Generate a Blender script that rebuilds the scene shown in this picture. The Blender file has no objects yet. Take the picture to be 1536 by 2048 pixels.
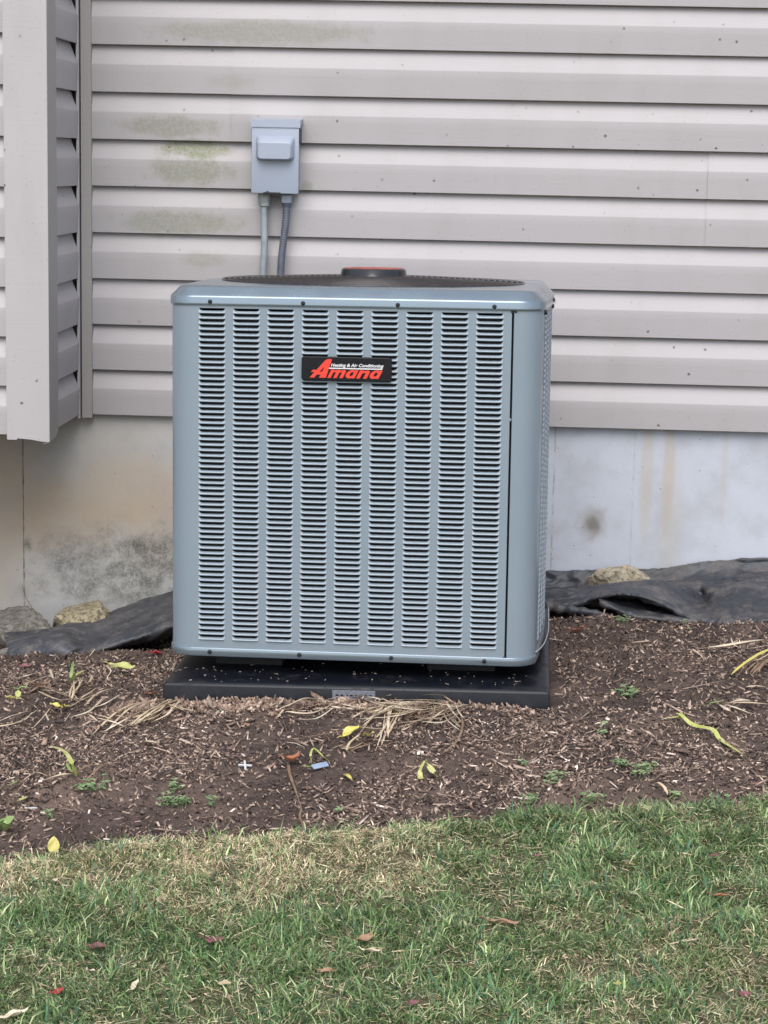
import bpy, bmesh, math, random
import numpy as np
from mathutils import Vector, Matrix
C = bpy.context.scene.collection
S = bpy.context.scene
rng = np.random.default_rng(7); random.seed(7)

# ------------------------------------------------------------------ camera
F_PX, YAW, PITCH, ROLL = 4057.0, 0.0440, 0.17277, 0.02137
CAM = np.array([0.0, -5.071, 0.6544])
def cam_basis():
    cy, sy = math.cos(YAW), math.sin(YAW)
    fwd = np.array([-sy*math.cos(PITCH), cy*math.cos(PITCH), -math.sin(PITCH)])
    right = np.array([cy, sy, 0.0]); up = np.cross(right, fwd)
    return (right*math.cos(ROLL)+up*math.sin(ROLL), -right*math.sin(ROLL)+up*math.cos(ROLL), fwd)
A_, B_, F_ = cam_basis()
cd = bpy.data.cameras.new('camera'); cam = bpy.data.objects.new('camera', cd); C.objects.link(cam)
cam.matrix_world = Matrix(((A_[0], B_[0], -F_[0], CAM[0]), (A_[1], B_[1], -F_[1], CAM[1]), (A_[2], B_[2], -F_[2], CAM[2]), (0, 0, 0, 1)))
cd.sensor_fit = 'HORIZONTAL'; cd.sensor_width = 36.0; cd.lens = F_PX/1536*36.0
cd.clip_start = 0.05; cd.clip_end = 500
S.camera = cam

# ------------------------------------------------------------------ light: overcast day
w = bpy.data.worlds.new('World'); S.world = w; w.use_nodes = True
SUN_EL, SUN_AZ = math.radians(52), math.radians(184)      # azimuth clockwise from +y
nt = w.node_tree; nt.nodes.clear()
sky = nt.nodes.new('ShaderNodeTexSky'); sky.sky_type = 'NISHITA'; sky.sun_disc = False
sky.sun_elevation = SUN_EL; sky.sun_rotation = SUN_AZ
sky.air_density = 1.0; sky.dust_density = 2.0; sky.ozone_density = 1.0
hs = nt.nodes.new('ShaderNodeHueSaturation'); hs.inputs['Saturation'].default_value = 0.62
bg = nt.nodes.new('ShaderNodeBackground'); bg.inputs['Strength'].default_value = 0.15
wo = nt.nodes.new('ShaderNodeOutputWorld')
nt.links.new(sky.outputs[0], hs.inputs['Color']); nt.links.new(hs.outputs[0], bg.inputs['Color']); nt.links.new(bg.outputs[0], wo.inputs['Surface'])
sd = bpy.data.lights.new('sun', 'SUN'); sd.energy = 1.25; sd.angle = math.radians(50); sd.color = (1.0, 0.985, 0.97)
sun = bpy.data.objects.new('sun', sd); C.objects.link(sun)
sdir = Vector((math.sin(SUN_AZ)*math.cos(SUN_EL), math.cos(SUN_AZ)*math.cos(SUN_EL), math.sin(SUN_EL)))
sun.rotation_euler = sdir.to_track_quat('Z', 'Y').to_euler(); sun.location = sdir*20
S.view_settings.view_transform = 'Standard'; S.view_settings.look = 'None'
S.view_settings.gamma = 1.0; S.view_settings.use_curve_mapping = False
S.view_settings.exposure = 0.90
S.render.engine = 'CYCLES'

# ------------------------------------------------------------------ helpers
def ray(x, y):
    return A_*(x-768)/F_PX - B_*(y-1024)/F_PX + F_
def at(x, y, Y):                      # photo pixel -> point on the plane y = Y
    v = ray(x, y); return CAM + v*((Y-CAM[1])/v[1])
def hashn(ix, iy, seed):
    h = (ix*374761393 + iy*668265263 + seed*1442695041) & 0xffffffff
    h = ((h ^ (h >> 13))*1274126177) & 0xffffffff
    return ((h ^ (h >> 16)) & 0xffff)/65535.0
def noise2(x, y, s=1.0, seed=0):
    x = np.asarray(x, float)*s+1000; y = np.asarray(y, float)*s+1000
    ix = np.floor(x).astype(np.int64); iy = np.floor(y).astype(np.int64)
    fx = x-ix; fy = y-iy; fx = fx*fx*(3-2*fx); fy = fy*fy*(3-2*fy)
    a = hashn(ix, iy, seed); b = hashn(ix+1, iy, seed); c = hashn(ix, iy+1, seed); d = hashn(ix+1, iy+1, seed)
    return (a*(1-fx)+b*fx)*(1-fy)+(c*(1-fx)+d*fx)*fy
def fbm(x, y, s=1.0, seed=0, o=3):
    return sum(noise2(x, y, s*2**i, seed+i)*0.5**i for i in range(o))/sum(0.5**i for i in range(o))

def gz(x, y):                         # height of the soil
    x = np.asarray(x, float); y = np.asarray(y, float)
    t = np.clip((-y)/1.1, 0, 1)
    lat = 0.105*(1-t)+0.035*t
    z = -0.455+0.03*t + lat*(np.clip(x, -3, 3)+0.2)
    z = z - 0.105*np.clip(-1.2-y, 0, 4.5) - 0.02*np.clip(-5.7-y, 0, 40)
    near = (np.abs(x) < 3) & (y > -4)
    n = 0.030*(fbm(x, y, 2.3, 3)-0.5) + 0.014*(fbm(x, y, 14, 5)-0.5) + 0.010*(fbm(x, y, 45, 9)-0.5)
    z = z + np.where(near, n, 0)
    z = z - 0.040*np.clip((x-0.12)/0.1, 0, 1)*np.clip((y+0.36)/0.05, 0, 1) - 0.030*np.clip((x-0.30)/0.2, 0, 1)*np.clip((y+0.75)/0.25, 0, 1) - 0.036*np.clip((-0.66-x)/0.1, 0, 1)*np.clip((y+0.56)/0.06, 0, 1)
    # mound of soil raked against the front of the pad, and a clump to its right
    z = z + 0.010*np.exp(-((y+1.27)/0.09)**2)*((x > -0.75) & (x < 0.1))*np.where(near, 1, 0)
    z = z + 0.03*np.exp(-((x+0.02)/0.12)**2-((y+1.42)/0.10)**2)
    z = z + 0.035*np.exp(-((x-0.74)/0.08)**2-((y+0.72)/0.10)**2)
    return z
def gp(px, py, dz=0.0, f=None):        # photo pixel -> point on the soil
    f = f or gz
    v = ray(px, py); lo, hi = 1.0, 12.0
    for _ in range(50):
        m = 0.5*(lo+hi); p = CAM+v*m
        if p[2] > float(f(p[0], p[1]))+dz: lo = m
        else: hi = m
    return CAM+v*lo

def mesh_obj(name, verts, faces, mat=None, parent=None, smooth=False, col=None):
    me = bpy.data.meshes.new(name); me.from_pydata([tuple(map(float, v)) for v in verts], [], [tuple(map(int, f)) for f in faces]); me.update()
    return link(name, me, mat, parent, smooth, col)
def fast_mesh(name, verts, polys, mat=None, parent=None, smooth=False, col=None):
    """verts (n,3) array; polys (m,k) array with constant k"""
    me = bpy.data.meshes.new(name); n, (m, k) = len(verts), polys.shape
    me.vertices.add(n); me.vertices.foreach_set('co', np.ascontiguousarray(verts, np.float32).ravel())
    me.loops.add(m*k); me.loops.foreach_set('vertex_index', np.ascontiguousarray(polys, np.int32).ravel())
    me.polygons.add(m); me.polygons.foreach_set('loop_start', np.arange(0, m*k, k, dtype=np.int32))
    me.update(calc_edges=True)
    return link(name, me, mat, parent, smooth, col)
def link(name, me, mat, parent=None, smooth=False, col=None):
    if smooth and len(me.polygons): me.polygons.foreach_set('use_smooth', [True]*len(me.polygons))
    if col is not None:
        ca = me.color_attributes.new('tint', 'FLOAT_COLOR', 'POINT')
        c4 = np.ones((len(me.vertices), 4), np.float32); c4[:, :3] = col
        ca.data.foreach_set('color', c4.ravel())
    if mat: me.materials.append(mat)
    o = bpy.data.objects.new(name, me); C.objects.link(o)
    if parent: o.parent = parent
    return o
def empty(name, loc=(0, 0, 0), parent=None):
    o = bpy.data.objects.new(name, None); C.objects.link(o); o.location = [float(v) for v in loc]; o.empty_display_size = 0.05
    if parent: o.parent = parent
    return o
def tag(o, label=None, cat=None, group=None, kind=None):
    if label: o['label'] = label
    if cat: o['category'] = cat
    if group: o['group'] = group
    if kind: o['kind'] = kind
    return o
def structure(o): o['kind'] = 'structure'; return o

class MB:                             # small polygon collector
    def __init__(s): s.v = []; s.f = []
    def add(s, vs, fs):
        n = len(s.v); s.v += [tuple(map(float, v)) for v in vs]; s.f += [tuple(i+n for i in f) for f in fs]; return s
    def box(s, x0, x1, y0, y1, z0, z1, b=0.0):
        if b <= 0:
            vs = [(x, y, z) for z in (z0, z1) for y in (y0, y1) for x in (x0, x1)]
            return s.add(vs, [(0, 2, 3, 1), (4, 5, 7, 6), (0, 1, 5, 4), (2, 6, 7, 3), (0, 4, 6, 2), (1, 3, 7, 5)])
        bm = bmesh.new(); bmesh.ops.create_cube(bm, size=1.0)
        for v in bm.verts: v.co = Vector(((x0+x1)/2+v.co.x*(x1-x0), (y0+y1)/2+v.co.y*(y1-y0), (z0+z1)/2+v.co.z*(z1-z0)))
        bmesh.ops.bevel(bm, geom=bm.edges[:]+bm.verts[:], offset=b, segments=3, profile=0.5, affect='EDGES')
        bm.verts.index_update(); s.add([v.co[:] for v in bm.verts], [[v.index for v in f.verts] for f in bm.faces]); bm.free(); return s
    def tube(s, pts, r, n=8, caps=True):
        pts = [Vector([float(c) for c in p]) for p in pts]; rr = r if hasattr(r, '__len__') else [r]*len(pts)
        vs, fs = [], []; up = Vector((0, 0, 1))
        for i, p in enumerate(pts):
            t = (pts[min(i+1, len(pts)-1)]-pts[max(i-1, 0)]).normalized()
            if abs(t.dot(up)) > 0.95: up = Vector((1, 0, 0))
            a = t.cross(up).normalized(); b = t.cross(a)
            for k in range(n):
                an = 2*math.pi*k/n; vs.append(p+(a*math.cos(an)+b*math.sin(an))*rr[i])
        for i in range(len(pts)-1):
            for k in range(n):
                fs.append((i*n+k, i*n+(k+1) % n, (i+1)*n+(k+1) % n, (i+1)*n+k))
        if caps: fs += [tuple(range(n))[::-1], tuple((len(pts)-1)*n+k for k in range(n))]
        return s.add(vs, fs)
    def lathe(s, prof, n=48, c=(0, 0, 0), cap=True):
        vs, fs = [], []
        for r, z in prof:
            for k in range(n):
                an = 2*math.pi*k/n; vs.append((c[0]+r*math.cos(an), c[1]+r*math.sin(an), c[2]+z))
        for i in range(len(prof)-1):
            for k in range(n): fs.append((i*n+k, i*n+(k+1) % n, (i+1)*n+(k+1) % n, (i+1)*n+k))
        if cap: fs.append(tuple((len(prof)-1)*n+k for k in range(n)))
        return s.add(vs, fs)
    def loft(s, rings, closed=True):
        n = len(rings[0]); vs = [p for r in rings for p in r]; fs = []
        for i in range(len(rings)-1):
            for k in range(n if closed else n-1):
                fs.append((i*n+k, i*n+(k+1) % n, (i+1)*n+(k+1) % n, (i+1)*n+k))
        return s.add(vs, fs)
    def build(s, name, mat, parent=None, smooth=False, angle=None):
        o = mesh_obj(name, s.v, s.f, mat, parent, smooth)
        if angle: o.data.set_sharp_from_angle(angle=math.radians(angle))
        return o

# ------------------------------------------------------------------ materials
class NT:
    def __init__(s, name):
        s.m = bpy.data.materials.new(name); s.m.use_nodes = True; s.t = s.m.node_tree
        s.b = s.t.nodes['Principled BSDF']; s.pos = s.t.nodes.new('ShaderNodeNewGeometry').outputs['Position']
    def n(s, typ, **k):
        o = s.t.nodes.new(typ)
        for a, v in k.items(): setattr(o, a, v)
        return o
    def put(s, sock, v):
        if hasattr(v, 'is_output'): s.t.links.new(v, sock)
        elif isinstance(v, tuple) and len(v) == 3 and sock.type == 'RGBA': sock.default_value = (*v, 1)
        else: sock.default_value = v
    def noise(s, scale, detail=4, rough=0.55, vec=None, stretch=None, dist=0.0):
        o = s.n('ShaderNodeTexNoise'); o.inputs['Scale'].default_value = scale; o.inputs['Detail'].default_value = detail
        o.inputs['Roughness'].default_value = rough; o.inputs['Distortion'].default_value = dist
        v = vec or s.pos
        if stretch: v = s.vm('MULTIPLY', v, stretch)
        s.put(o.inputs['Vector'], v); return o.outputs['Fac']
    def vm(s, op, a, b=None):
        o = s.n('ShaderNodeVectorMath', operation=op); s.put(o.inputs[0], a)
        if b is not None: s.put(o.inputs[1], b)
        return o.outputs['Value'] if op in ('LENGTH', 'DOT_PRODUCT') else o.outputs[0]
    def ma(s, op, a, b=0.0, c=None):
        o = s.n('ShaderNodeMath', operation=op); s.put(o.inputs[0], a); s.put(o.inputs[1], b)
        if c is not None: s.put(o.inputs[2], c)
        return o.outputs[0]
    def ramp(s, v, lo, hi, a=0.0, b=1.0, smooth=True):
        o = s.n('ShaderNodeMapRange'); o.interpolation_type = 'SMOOTHSTEP' if smooth else 'LINEAR'
        for i, x in enumerate((v, lo, hi, a, b)): s.put(o.inputs[i], x)
        return o.outputs[0]
    def mix(s, f, a, b, mode='MIX'):
        o = s.n('ShaderNodeMix', data_type='RGBA', blend_type=mode); s.put(o.inputs[0], f); s.put(o.inputs[6], a); s.put(o.inputs[7], b); return o.outputs[2]
    def blob(s, cx, cz, rx, rz, soft=0.3, ns=30, na=0.5, vec=None):
        v = s.vm('SUBTRACT', vec or s.pos, (cx, 0, cz)); v = s.vm('MULTIPLY', v, (1/rx, 0, 1/rz)); d = s.vm('LENGTH', v)
        d = s.ma('ADD', d, s.ma('MULTIPLY', s.ma('SUBTRACT', s.noise(ns, 5, 0.65), 0.5), na*2))
        return s.ramp(d, 1-soft, 1+soft, 1, 0)
    def bump(s, h, strength=0.3, dist=0.002):
        o = s.n('ShaderNodeBump'); o.inputs['Strength'].default_value = strength; o.inputs['Distance'].default_value = dist
        s.put(o.inputs['Height'], h); s.t.links.new(o.outputs[0], s.b.inputs['Normal']); return s
    def fin(s, col, rough=0.6, **k):
        s.put(s.b.inputs['Base Color'], col); s.put(s.b.inputs['Roughness'], rough)
        for a, v in k.items(): s.put(s.b.inputs[a.replace('_', ' ')], v)
        return s.m

# vinyl siding
def siding_mat(name, base, algae=True):
    t = NT(name)
    c = t.mix(t.ramp(t.noise(1.7, 3), 0.3, 0.7), tuple(v*0.965 for v in base), base)
    c = t.mix(t.ma('MULTIPLY', t.ramp(t.noise(9, 4, 0.6, stretch=(1, 1, 0.35)), 0.45, 0.75), 0.22), c, (0.28, 0.26, 0.24))
    if algae:
        green = (0.15, 0.165, 0.07)
        for cx, cz, rx, rz, k in ((-0.705, 0.665, 0.085, 0.022, 0.75), (-0.72, 0.615, 0.10, 0.035, 0.38), (-0.77, 0.720, 0.11, 0.024, 0.34), (-0.75, 0.485, 0.13, 0.03, 0.34),
                                  (-0.55, 0.95, 0.24, 0.028, 0.28), (-0.69, 0.40, 0.05, 0.02, 0.22), (-0.43, 0.58, 0.015, 0.015, 0.3), (-0.62, 0.83, 0.06, 0.015, 0.12)):
            m = t.ma('MULTIPLY', t.blob(cx, cz, rx, rz, 0.38, 24, 0.85), t.ramp(t.noise(160, 3, 0.7), 0.3, 0.68, 0.45, 1.0))
            c = t.mix(t.ma('MULTIPLY', m, min(0.9, k*1.45)), c, green)
    v = t.n('ShaderNodeTexVoronoi'); v.inputs['Scale'].default_value = 26; t.put(v.inputs['Vector'], t.vm('ADD', t.vm('MULTIPLY', t.pos, (1, 1, 1)), (0, 0, 0)))
    sep = t.n('ShaderNodeSeparateColor'); t.put(sep.inputs[0], v.outputs['Color'])
    spot = t.ma('MULTIPLY', t.ramp(t.ma('ADD', v.outputs['Distance'], t.ma('MULTIPLY', t.noise(250, 2), 0.14)), 0.11, 0.20, 1, 0), t.ramp(sep.outputs[0], 0.55, 0.60))
    spot = t.ma('MULTIPLY', spot, t.ramp(t.noise(4, 2), 0.38, 0.58, 0.25, 0.95))
    c = t.mix(spot, c, (0.075, 0.07, 0.06))
    v2 = t.n('ShaderNodeTexVoronoi'); v2.inputs['Scale'].default_value = 90; t.put(v2.inputs['Vector'], t.pos)
    sp2 = t.n('ShaderNodeSeparateColor'); t.put(sp2.inputs[0], v2.outputs['Color'])
    spot2 = t.ma('MULTIPLY', t.ramp(v2.outputs['Distance'], 0.10, 0.24, 1, 0), t.ramp(sp2.outputs[0], 0.80, 0.86, 0, 0.4))
    c = t.mix(spot2, c, (0.22, 0.20, 0.18))
    t.bump(t.noise(55, 5, 0.6, stretch=(0.12, 0.12, 3.0)), 0.25, 0.0012)
    return t.fin(c, 0.52, Specular_IOR_Level=0.35)
M_SIDING = siding_mat('vinyl_siding', (0.372, 0.350, 0.350))
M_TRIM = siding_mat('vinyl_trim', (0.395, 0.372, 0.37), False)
M_TRIM2 = siding_mat('vinyl_trim_darker', (0.31, 0.29, 0.275), False)  # same trim vinyl in a darker tone

def concrete_mat():
    t = NT('poured_concrete')
    sx = t.n('ShaderNodeSeparateXYZ'); t.put(sx.inputs[0], t.pos); X, Z = sx.outputs[0], sx.outputs[2]
    n1 = t.noise(3.2, 5, 0.6)
    warm = t.ramp(t.ma('ADD', X, t.ma('MULTIPLY', n1, 0.4)), -0.7, 0.1, 1, 0)
    c = t.mix(warm, (0.46, 0.480, 0.53), (0.45, 0.435, 0.41))
    c = t.mix(t.ma('MULTIPLY', t.ramp(t.noise(7, 5, 0.65), 0.4, 0.7), 0.62), c, (0.35, 0.355, 0.365))
    tan = (0.40, 0.30, 0.20)
    for cx, cz, rx, rz, k in ((-0.88, -0.20, 0.16, 0.10, 0.5), (-1.2, -0.24, 0.13, 0.16, 0.6), (-1.03, -0.28, 0.13, 0.08, 0.5), (-0.80, -0.30, 0.10, 0.10, 0.3), (-1.25, -0.46, 0.10, 0.10, 0.35)):
        c = t.mix(t.ma('MULTIPLY', t.blob(cx, cz, rx, rz, 0.6, 6, 0.5), k), c, tan)
    mould = (0.105, 0.105, 0.085)
    for cx, cz, rx, rz, k in ((-0.90, -0.39, 0.20, 0.085, 0.72), (-0.80, -0.35, 0.09, 0.06, 0.6), (-0.88, -0.45, 0.22, 0.06, 0.5), (-1.14, -0.345, 0.014, 0.02, 0.85), (-0.855, -0.335, 0.012, 0.018, 0.8)):
        m = t.ma('MULTIPLY', t.blob(cx, cz, rx, rz, 0.5, 11, 1.1), t.ma('MULTIPLY', t.ramp(t.noise(150, 6, 0.8), 0.36, 0.60, 0.35, 1), t.ramp(t.noise(28, 5, 0.75), 0.34, 0.62, 0.25, 1)))
        c = t.mix(t.ma('MULTIPLY', m, k), c, mould)
    c = t.mix(t.ma('MULTIPLY', t.blob(0.307, -0.247, 0.030, 0.036, 0.75, 40, 0.75), 0.62), c, (0.20, 0.165, 0.12))
    c = t.mix(t.ma('MULTIPLY', t.blob(0.305, -0.250, 0.015, 0.018, 0.6, 50, 0.8), 0.5), c, (0.10, 0.085, 0.065))
    rust = (0.42, 0.345, 0.25)
    for cx, cz, rx, rz, k in ((0.437, -0.11, 0.016, 0.17, 0.38), (0.492, -0.10, 0.014, 0.16, 0.45), (0.63, -0.10, 0.008, 0.14, 0.2), (0.50, -0.22, 0.03, 0.16, 0.2)):
        c = t.mix(t.ma('MULTIPLY', t.blob(cx, cz, rx, rz, 0.45, 14, 0.35), k), c, rust)
    # dark grime along the joints
    for jx, k in ((-1.149, 0.8), (0.204, 0.45), (0.404, 0.22)):
        d = t.ma('ABSOLUTE', t.ma('ADD', X, -jx+0.0)); d = t.ma('ADD', d, t.ma('MULTIPLY', t.noise(90, 4, 0.7), 0.006))
        m = t.ma('MULTIPLY', t.ramp(d, 0.0035, 0.0065, 1, 0), t.ramp(t.noise(26, 4, 0.7), 0.38, 0.6, 0.1, 1))
        c = t.mix(t.ma('MULTIPLY', m, k), c, (0.12, 0.11, 0.10))
    # bug holes and specks
    v = t.n('ShaderNodeTexVoronoi'); v.inputs['Scale'].default_value = 42; t.put(v.inputs['Vector'], t.pos)
    sp = t.n('ShaderNodeSeparateColor'); t.put(sp.inputs[0], v.outputs['Color'])
    hole = t.ma('MULTIPLY', t.ramp(t.ma('ADD', v.outputs['Distance'], t.ma('MULTIPLY', t.noise(200, 2), 0.12)), 0.09, 0.16, 1, 0), t.ramp(sp.outputs[0], 0.66, 0.72))
    c = t.mix(t.ma('MULTIPLY', hole, 0.7), c, (0.12, 0.11, 0.10))
    c = t.mix(t.ma('MULTIPLY', t.ramp(t.noise(120, 4, 0.7), 0.5, 0.8), 0.15), c, (0.25, 0.24, 0.22))
    h = t.ma('ADD', t.ma('MULTIPLY', t.noise(60, 5, 0.65), 0.5), t.ma('ADD', t.ma('MULTIPLY', t.noise(5, 3), 0.8), t.ma('MULTIPLY', hole, -0.9)))
    t.bump(h, 0.5, 0.0022)
    return t.fin(c, 0.85, Specular_IOR_Level=0.25)
M_CONC = concrete_mat()

def metal_paint(name, base, rough=0.38, dust=0.10):
    t = NT(name)
    c = t.mix(t.ma('MULTIPLY', t.ramp(t.noise(5, 4), 0.35, 0.75), dust), base, (0.27, 0.27, 0.27))
    c = t.mix(t.ma('MULTIPLY', t.ramp(t.noise(300, 3, 0.7), 0.45, 0.8), 0.10), c, (0.12, 0.14, 0.16))
    sz = t.n('ShaderNodeSeparateXYZ'); t.put(sz.inputs[0], t.pos)
    low = t.ma('MULTIPLY', t.ramp(sz.outputs[2], -0.36, -0.10, 1, 0), t.ramp(t.noise(90, 5, 0.75), 0.5, 0.68, 0, 0.45))
    c = t.mix(low, c, (0.24, 0.21, 0.19))
    t.bump(t.ma('ADD', t.noise(420, 3, 0.5), t.ma('MULTIPLY', t.noise(6, 3, 0.5), 3.0)), 0.12, 0.0006)
    r = t.ramp(t.noise(14, 4), 0.3, 0.7, rough-0.05, rough+0.07)
    return t.fin(c, r, Specular_IOR_Level=0.5, Coat_Weight=0.25, Coat_Roughness=0.18)
M_AC = metal_paint('cabinet_paint', (0.182, 0.226, 0.262))
M_LID = metal_paint('lid_paint', (0.18, 0.225, 0.26), 0.22, 0.05); M_LID.node_tree.nodes['Principled BSDF'].inputs['Metallic'].default_value = 0.55
M_LOUV = metal_paint('louver_paint_skylit', (0.25, 0.30, 0.34), 0.32, 0.08)  # cabinet paint lightened, so sky light on the slats sits in the colour
M_BOX = metal_paint('box_paint', (0.29, 0.325, 0.39), 0.45, 0.08)

def plain(name, col, rough=0.6, var=0.15, sc=20, bs=0.0, **k):
    t = NT(name)
    c = t.mix(t.ramp(t.noise(sc, 4), 0.3, 0.7), tuple(v*(1-var) for v in col), tuple(min(1, v*(1+var)) for v in col))
    if bs: t.bump(t.noise(sc*4, 5, 0.65), bs, 0.003)
    return t.fin(c, rough, **k)
M_DARK = plain('coil_black', (0.012, 0.012, 0.014), 0.8, 0.3, 200)
M_SCREW = plain('screw_dark', (0.02, 0.02, 0.022), 0.4, 0.2, 200, Metallic=0.5)
M_GUARD = plain('fan_guard_wire', (0.028, 0.023, 0.022), 0.24, 0.3, 80)
M_CAP = plain('fan_cap_gloss', (0.012, 0.012, 0.014), 0.12, 0.2, 50)
M_CAPRED = plain('fan_cap_red', (0.32, 0.055, 0.04), 0.5, 0.5, 60)
M_BADGE = plain('badge_black', (0.008, 0.008, 0.010), 0.38, 0.2, 90, Specular_IOR_Level=0.2)
M_RED = plain('badge_red', (0.66, 0.040, 0.020), 0.45, 0.05, 90)
M_WHITE = plain('badge_white', (0.60, 0.60, 0.60), 0.5, 0.04, 90)
M_PVC = plain('conduit_smooth', (0.25, 0.28, 0.30), 0.5, 0.12, 30)
M_WHIP = plain('conduit_ribbed', (0.085, 0.095, 0.12), 0.5, 0.15, 60)
M_FIT = plain('fitting_weathered', (0.28, 0.31, 0.29), 0.6, 0.25, 60)
M_WIRE = plain('thin_wire', (0.35, 0.36, 0.38), 0.35, 0.1, 60)
M_BACK = plain('sheathing', (0.2, 0.19, 0.18), 0.8)
def pad_mat():
    t = NT('pad_plastic')
    d = t.ma('MULTIPLY', t.ramp(t.noise(22, 6, 0.7), 0.46, 0.72), t.ramp(t.noise(300, 3, 0.7), 0.35, 0.7, 0.3, 1))
    c = t.mix(t.ma('MULTIPLY', d, 0.20), (0.005, 0.006, 0.010), (0.10, 0.088, 0.08))
    t.bump(t.noise(500, 3, 0.6), 0.3, 0.0006)
    return t.fin(c, t.ramp(d, 0, 1, 0.33, 0.8), Specular_IOR_Level=0.28)
M_PAD = pad_mat()
M_PADLABEL = plain('pad_nameplate', (0.13, 0.14, 0.165), 0.4, 0.2, 200, 0.3)
def sheet_mat(name, dirt=0.5):
    t = NT(name)
    a = t.ramp(t.noise(14, 7, 0.75), 0.44, 0.66); b = t.ramp(t.noise(220, 4, 0.7), 0.35, 0.7, 0.35, 1)
    c = t.mix(t.ramp(t.noise(3, 3), 0.35, 0.65), (0.026, 0.028, 0.034), (0.050, 0.054, 0.064))
    c = t.mix(t.ma('MULTIPLY', t.ma('MULTIPLY', a, b), dirt), c, (0.21, 0.18, 0.155))
    t.bump(t.ma('ADD', t.noise(900, 2, 0.5), t.ma('MULTIPLY', t.noise(60, 4), 2)), 0.35, 0.0012)
    return t.fin(c, t.ramp(a, 0, 1, 0.45, 0.8), Specular_IOR_Level=0.45)
M_SHEET = sheet_mat('black_ground_sheet', 0.6)
M_SHEETD = sheet_mat('black_ground_sheet_muddy', 1.0)
def stone_mat(name, a, b):
    t = NT(name)
    c = t.mix(t.ramp(t.noise(45, 6, 0.75), 0.38, 0.6), a, b)
    c = t.mix(t.ramp(t.noise(90, 5, 0.75), 0.5, 0.62, 0, 0.85), c, (0.09, 0.075, 0.055))
    c = t.mix(t.ramp(t.noise(30, 5, 0.7, vec=t.vm('ADD', t.pos, (7, 3, 1))), 0.6, 0.72, 0, 0.5), c, (0.42, 0.40, 0.36))
    t.bump(t.ma('ADD', t.noise(45, 6, 0.7), t.ma('MULTIPLY', t.noise(200, 4, 0.7), 0.4)), 0.9, 0.006)
    return t.fin(c, 0.9, Specular_IOR_Level=0.2)
M_STONE_A = stone_mat('stone_tan', (0.36, 0.30, 0.20), (0.22, 0.20, 0.13))
M_STONE_B = stone_mat('stone_grey', (0.20, 0.185, 0.165), (0.12, 0.115, 0.095))
M_STONE_C = stone_mat('stone_pale', (0.40, 0.35, 0.26), (0.28, 0.24, 0.17))
def soil_mat():
    t = NT('dark_soil')
    c = t.mix(t.ramp(t.noise(5, 5, 0.6), 0.35, 0.65), (0.058, 0.042, 0.036), (0.125, 0.090, 0.074))
    c = t.mix(t.ma('MULTIPLY', t.ramp(t.noise(2.2, 4, 0.6, vec=t.vm('ADD', t.pos, (3.1, 0, 5))), 0.52, 0.68), 0.7), c, (0.21, 0.150, 0.118))
    c = t.mix(t.ramp(t.noise(140, 5, 0.75), 0.5, 0.72, 0, 0.7), c, (0.24, 0.18, 0.15))
    c = t.mix(t.ramp(t.noise(260, 4, 0.75), 0.56, 0.7, 0, 0.6), c, (0.016, 0.012, 0.011))
    t.bump(t.ma('ADD', t.noise(120, 6, 0.75), t.ma('MULTIPLY', t.noise(30, 4, 0.6), 1.5)), 1.0, 0.006)
    return t.fin(c, 0.95, Specular_IOR_Level=0.15)
M_SOIL = soil_mat()
def turf_mat():
    t = NT('turf_thatch')
    c = t.mix(t.ramp(t.noise(40, 6, 0.7), 0.35, 0.65), (0.10, 0.10, 0.055), (0.22, 0.19, 0.12))
    c = t.mix(t.ramp(t.noise(150, 5, 0.75), 0.45, 0.7, 0, 0.8), c, (0.08, 0.085, 0.04))
    t.bump(t.noise(120, 6, 0.75), 1.0, 0.01)
    return t.fin(c, 0.95, Specular_IOR_Level=0.1)
M_TURF = turf_mat()
def tint_mat(name, rough=0.6, var=0.25, sc=120, trans=0.0, spec=0.3, bump=0.4):
    t = NT(name)
    a = t.n('ShaderNodeAttribute'); a.attribute_name = 'tint'
    m = t.mix(t.ramp(t.noise(sc, 4, 0.7), 0.3, 0.7), (1-var,)*3, (1+var,)*3)
    c = t.mix(1.0, a.outputs['Color'], m, 'MULTIPLY')
    if bump: t.bump(t.noise(sc*3, 4), bump, 0.001)
    mat = t.fin(c, rough, Specular_IOR_Level=spec)
    if trans:
        tr = t.n('ShaderNodeBsdfTranslucent'); t.put(tr.inputs['Color'], c)
        mx = t.n('ShaderNodeMixShader'); mx.inputs[0].default_value = trans
        out = t.t.nodes['Material Output']; t.t.links.new(t.b.outputs[0], mx.inputs[1]); t.t.links.new(tr.outputs[0], mx.inputs[2]); t.t.links.new(mx.outputs[0], out.inputs['Surface'])
    return mat
M_CHIP = tint_mat('mulch_chips', 0.85, 0.35, 160)
M_BLADE = tint_mat('grass_blades', 0.5, 0.12, 60, 0.25, 0.35, 0)
def leaf_mat(name, a, b, edge=None, sc=35, rough=0.55, trans=0.2):
    t = NT(name)
    c = t.mix(t.ramp(t.noise(sc, 4, 0.6), 0.35, 0.65), a, b)
    c = t.mix(t.ramp(t.noise(sc*6, 3, 0.7), 0.55, 0.75, 0, 0.35), c, edge or tuple(v*0.45 for v in a))
    t.bump(t.noise(sc*8, 3), 0.3, 0.001)
    mat = t.fin(c, rough, Specular_IOR_Level=0.3)
    tr = t.n('ShaderNodeBsdfTranslucent'); t.put(tr.inputs['Color'], c); mx = t.n('ShaderNodeMixShader'); mx.inputs[0].default_value = trans
    out = t.t.nodes['Material Output']; t.t.links.new(t.b.outputs[0], mx.inputs[1]); t.t.links.new(tr.outputs[0], mx.inputs[2]); t.t.links.new(mx.outputs[0], out.inputs['Surface'])
    return mat
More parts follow.
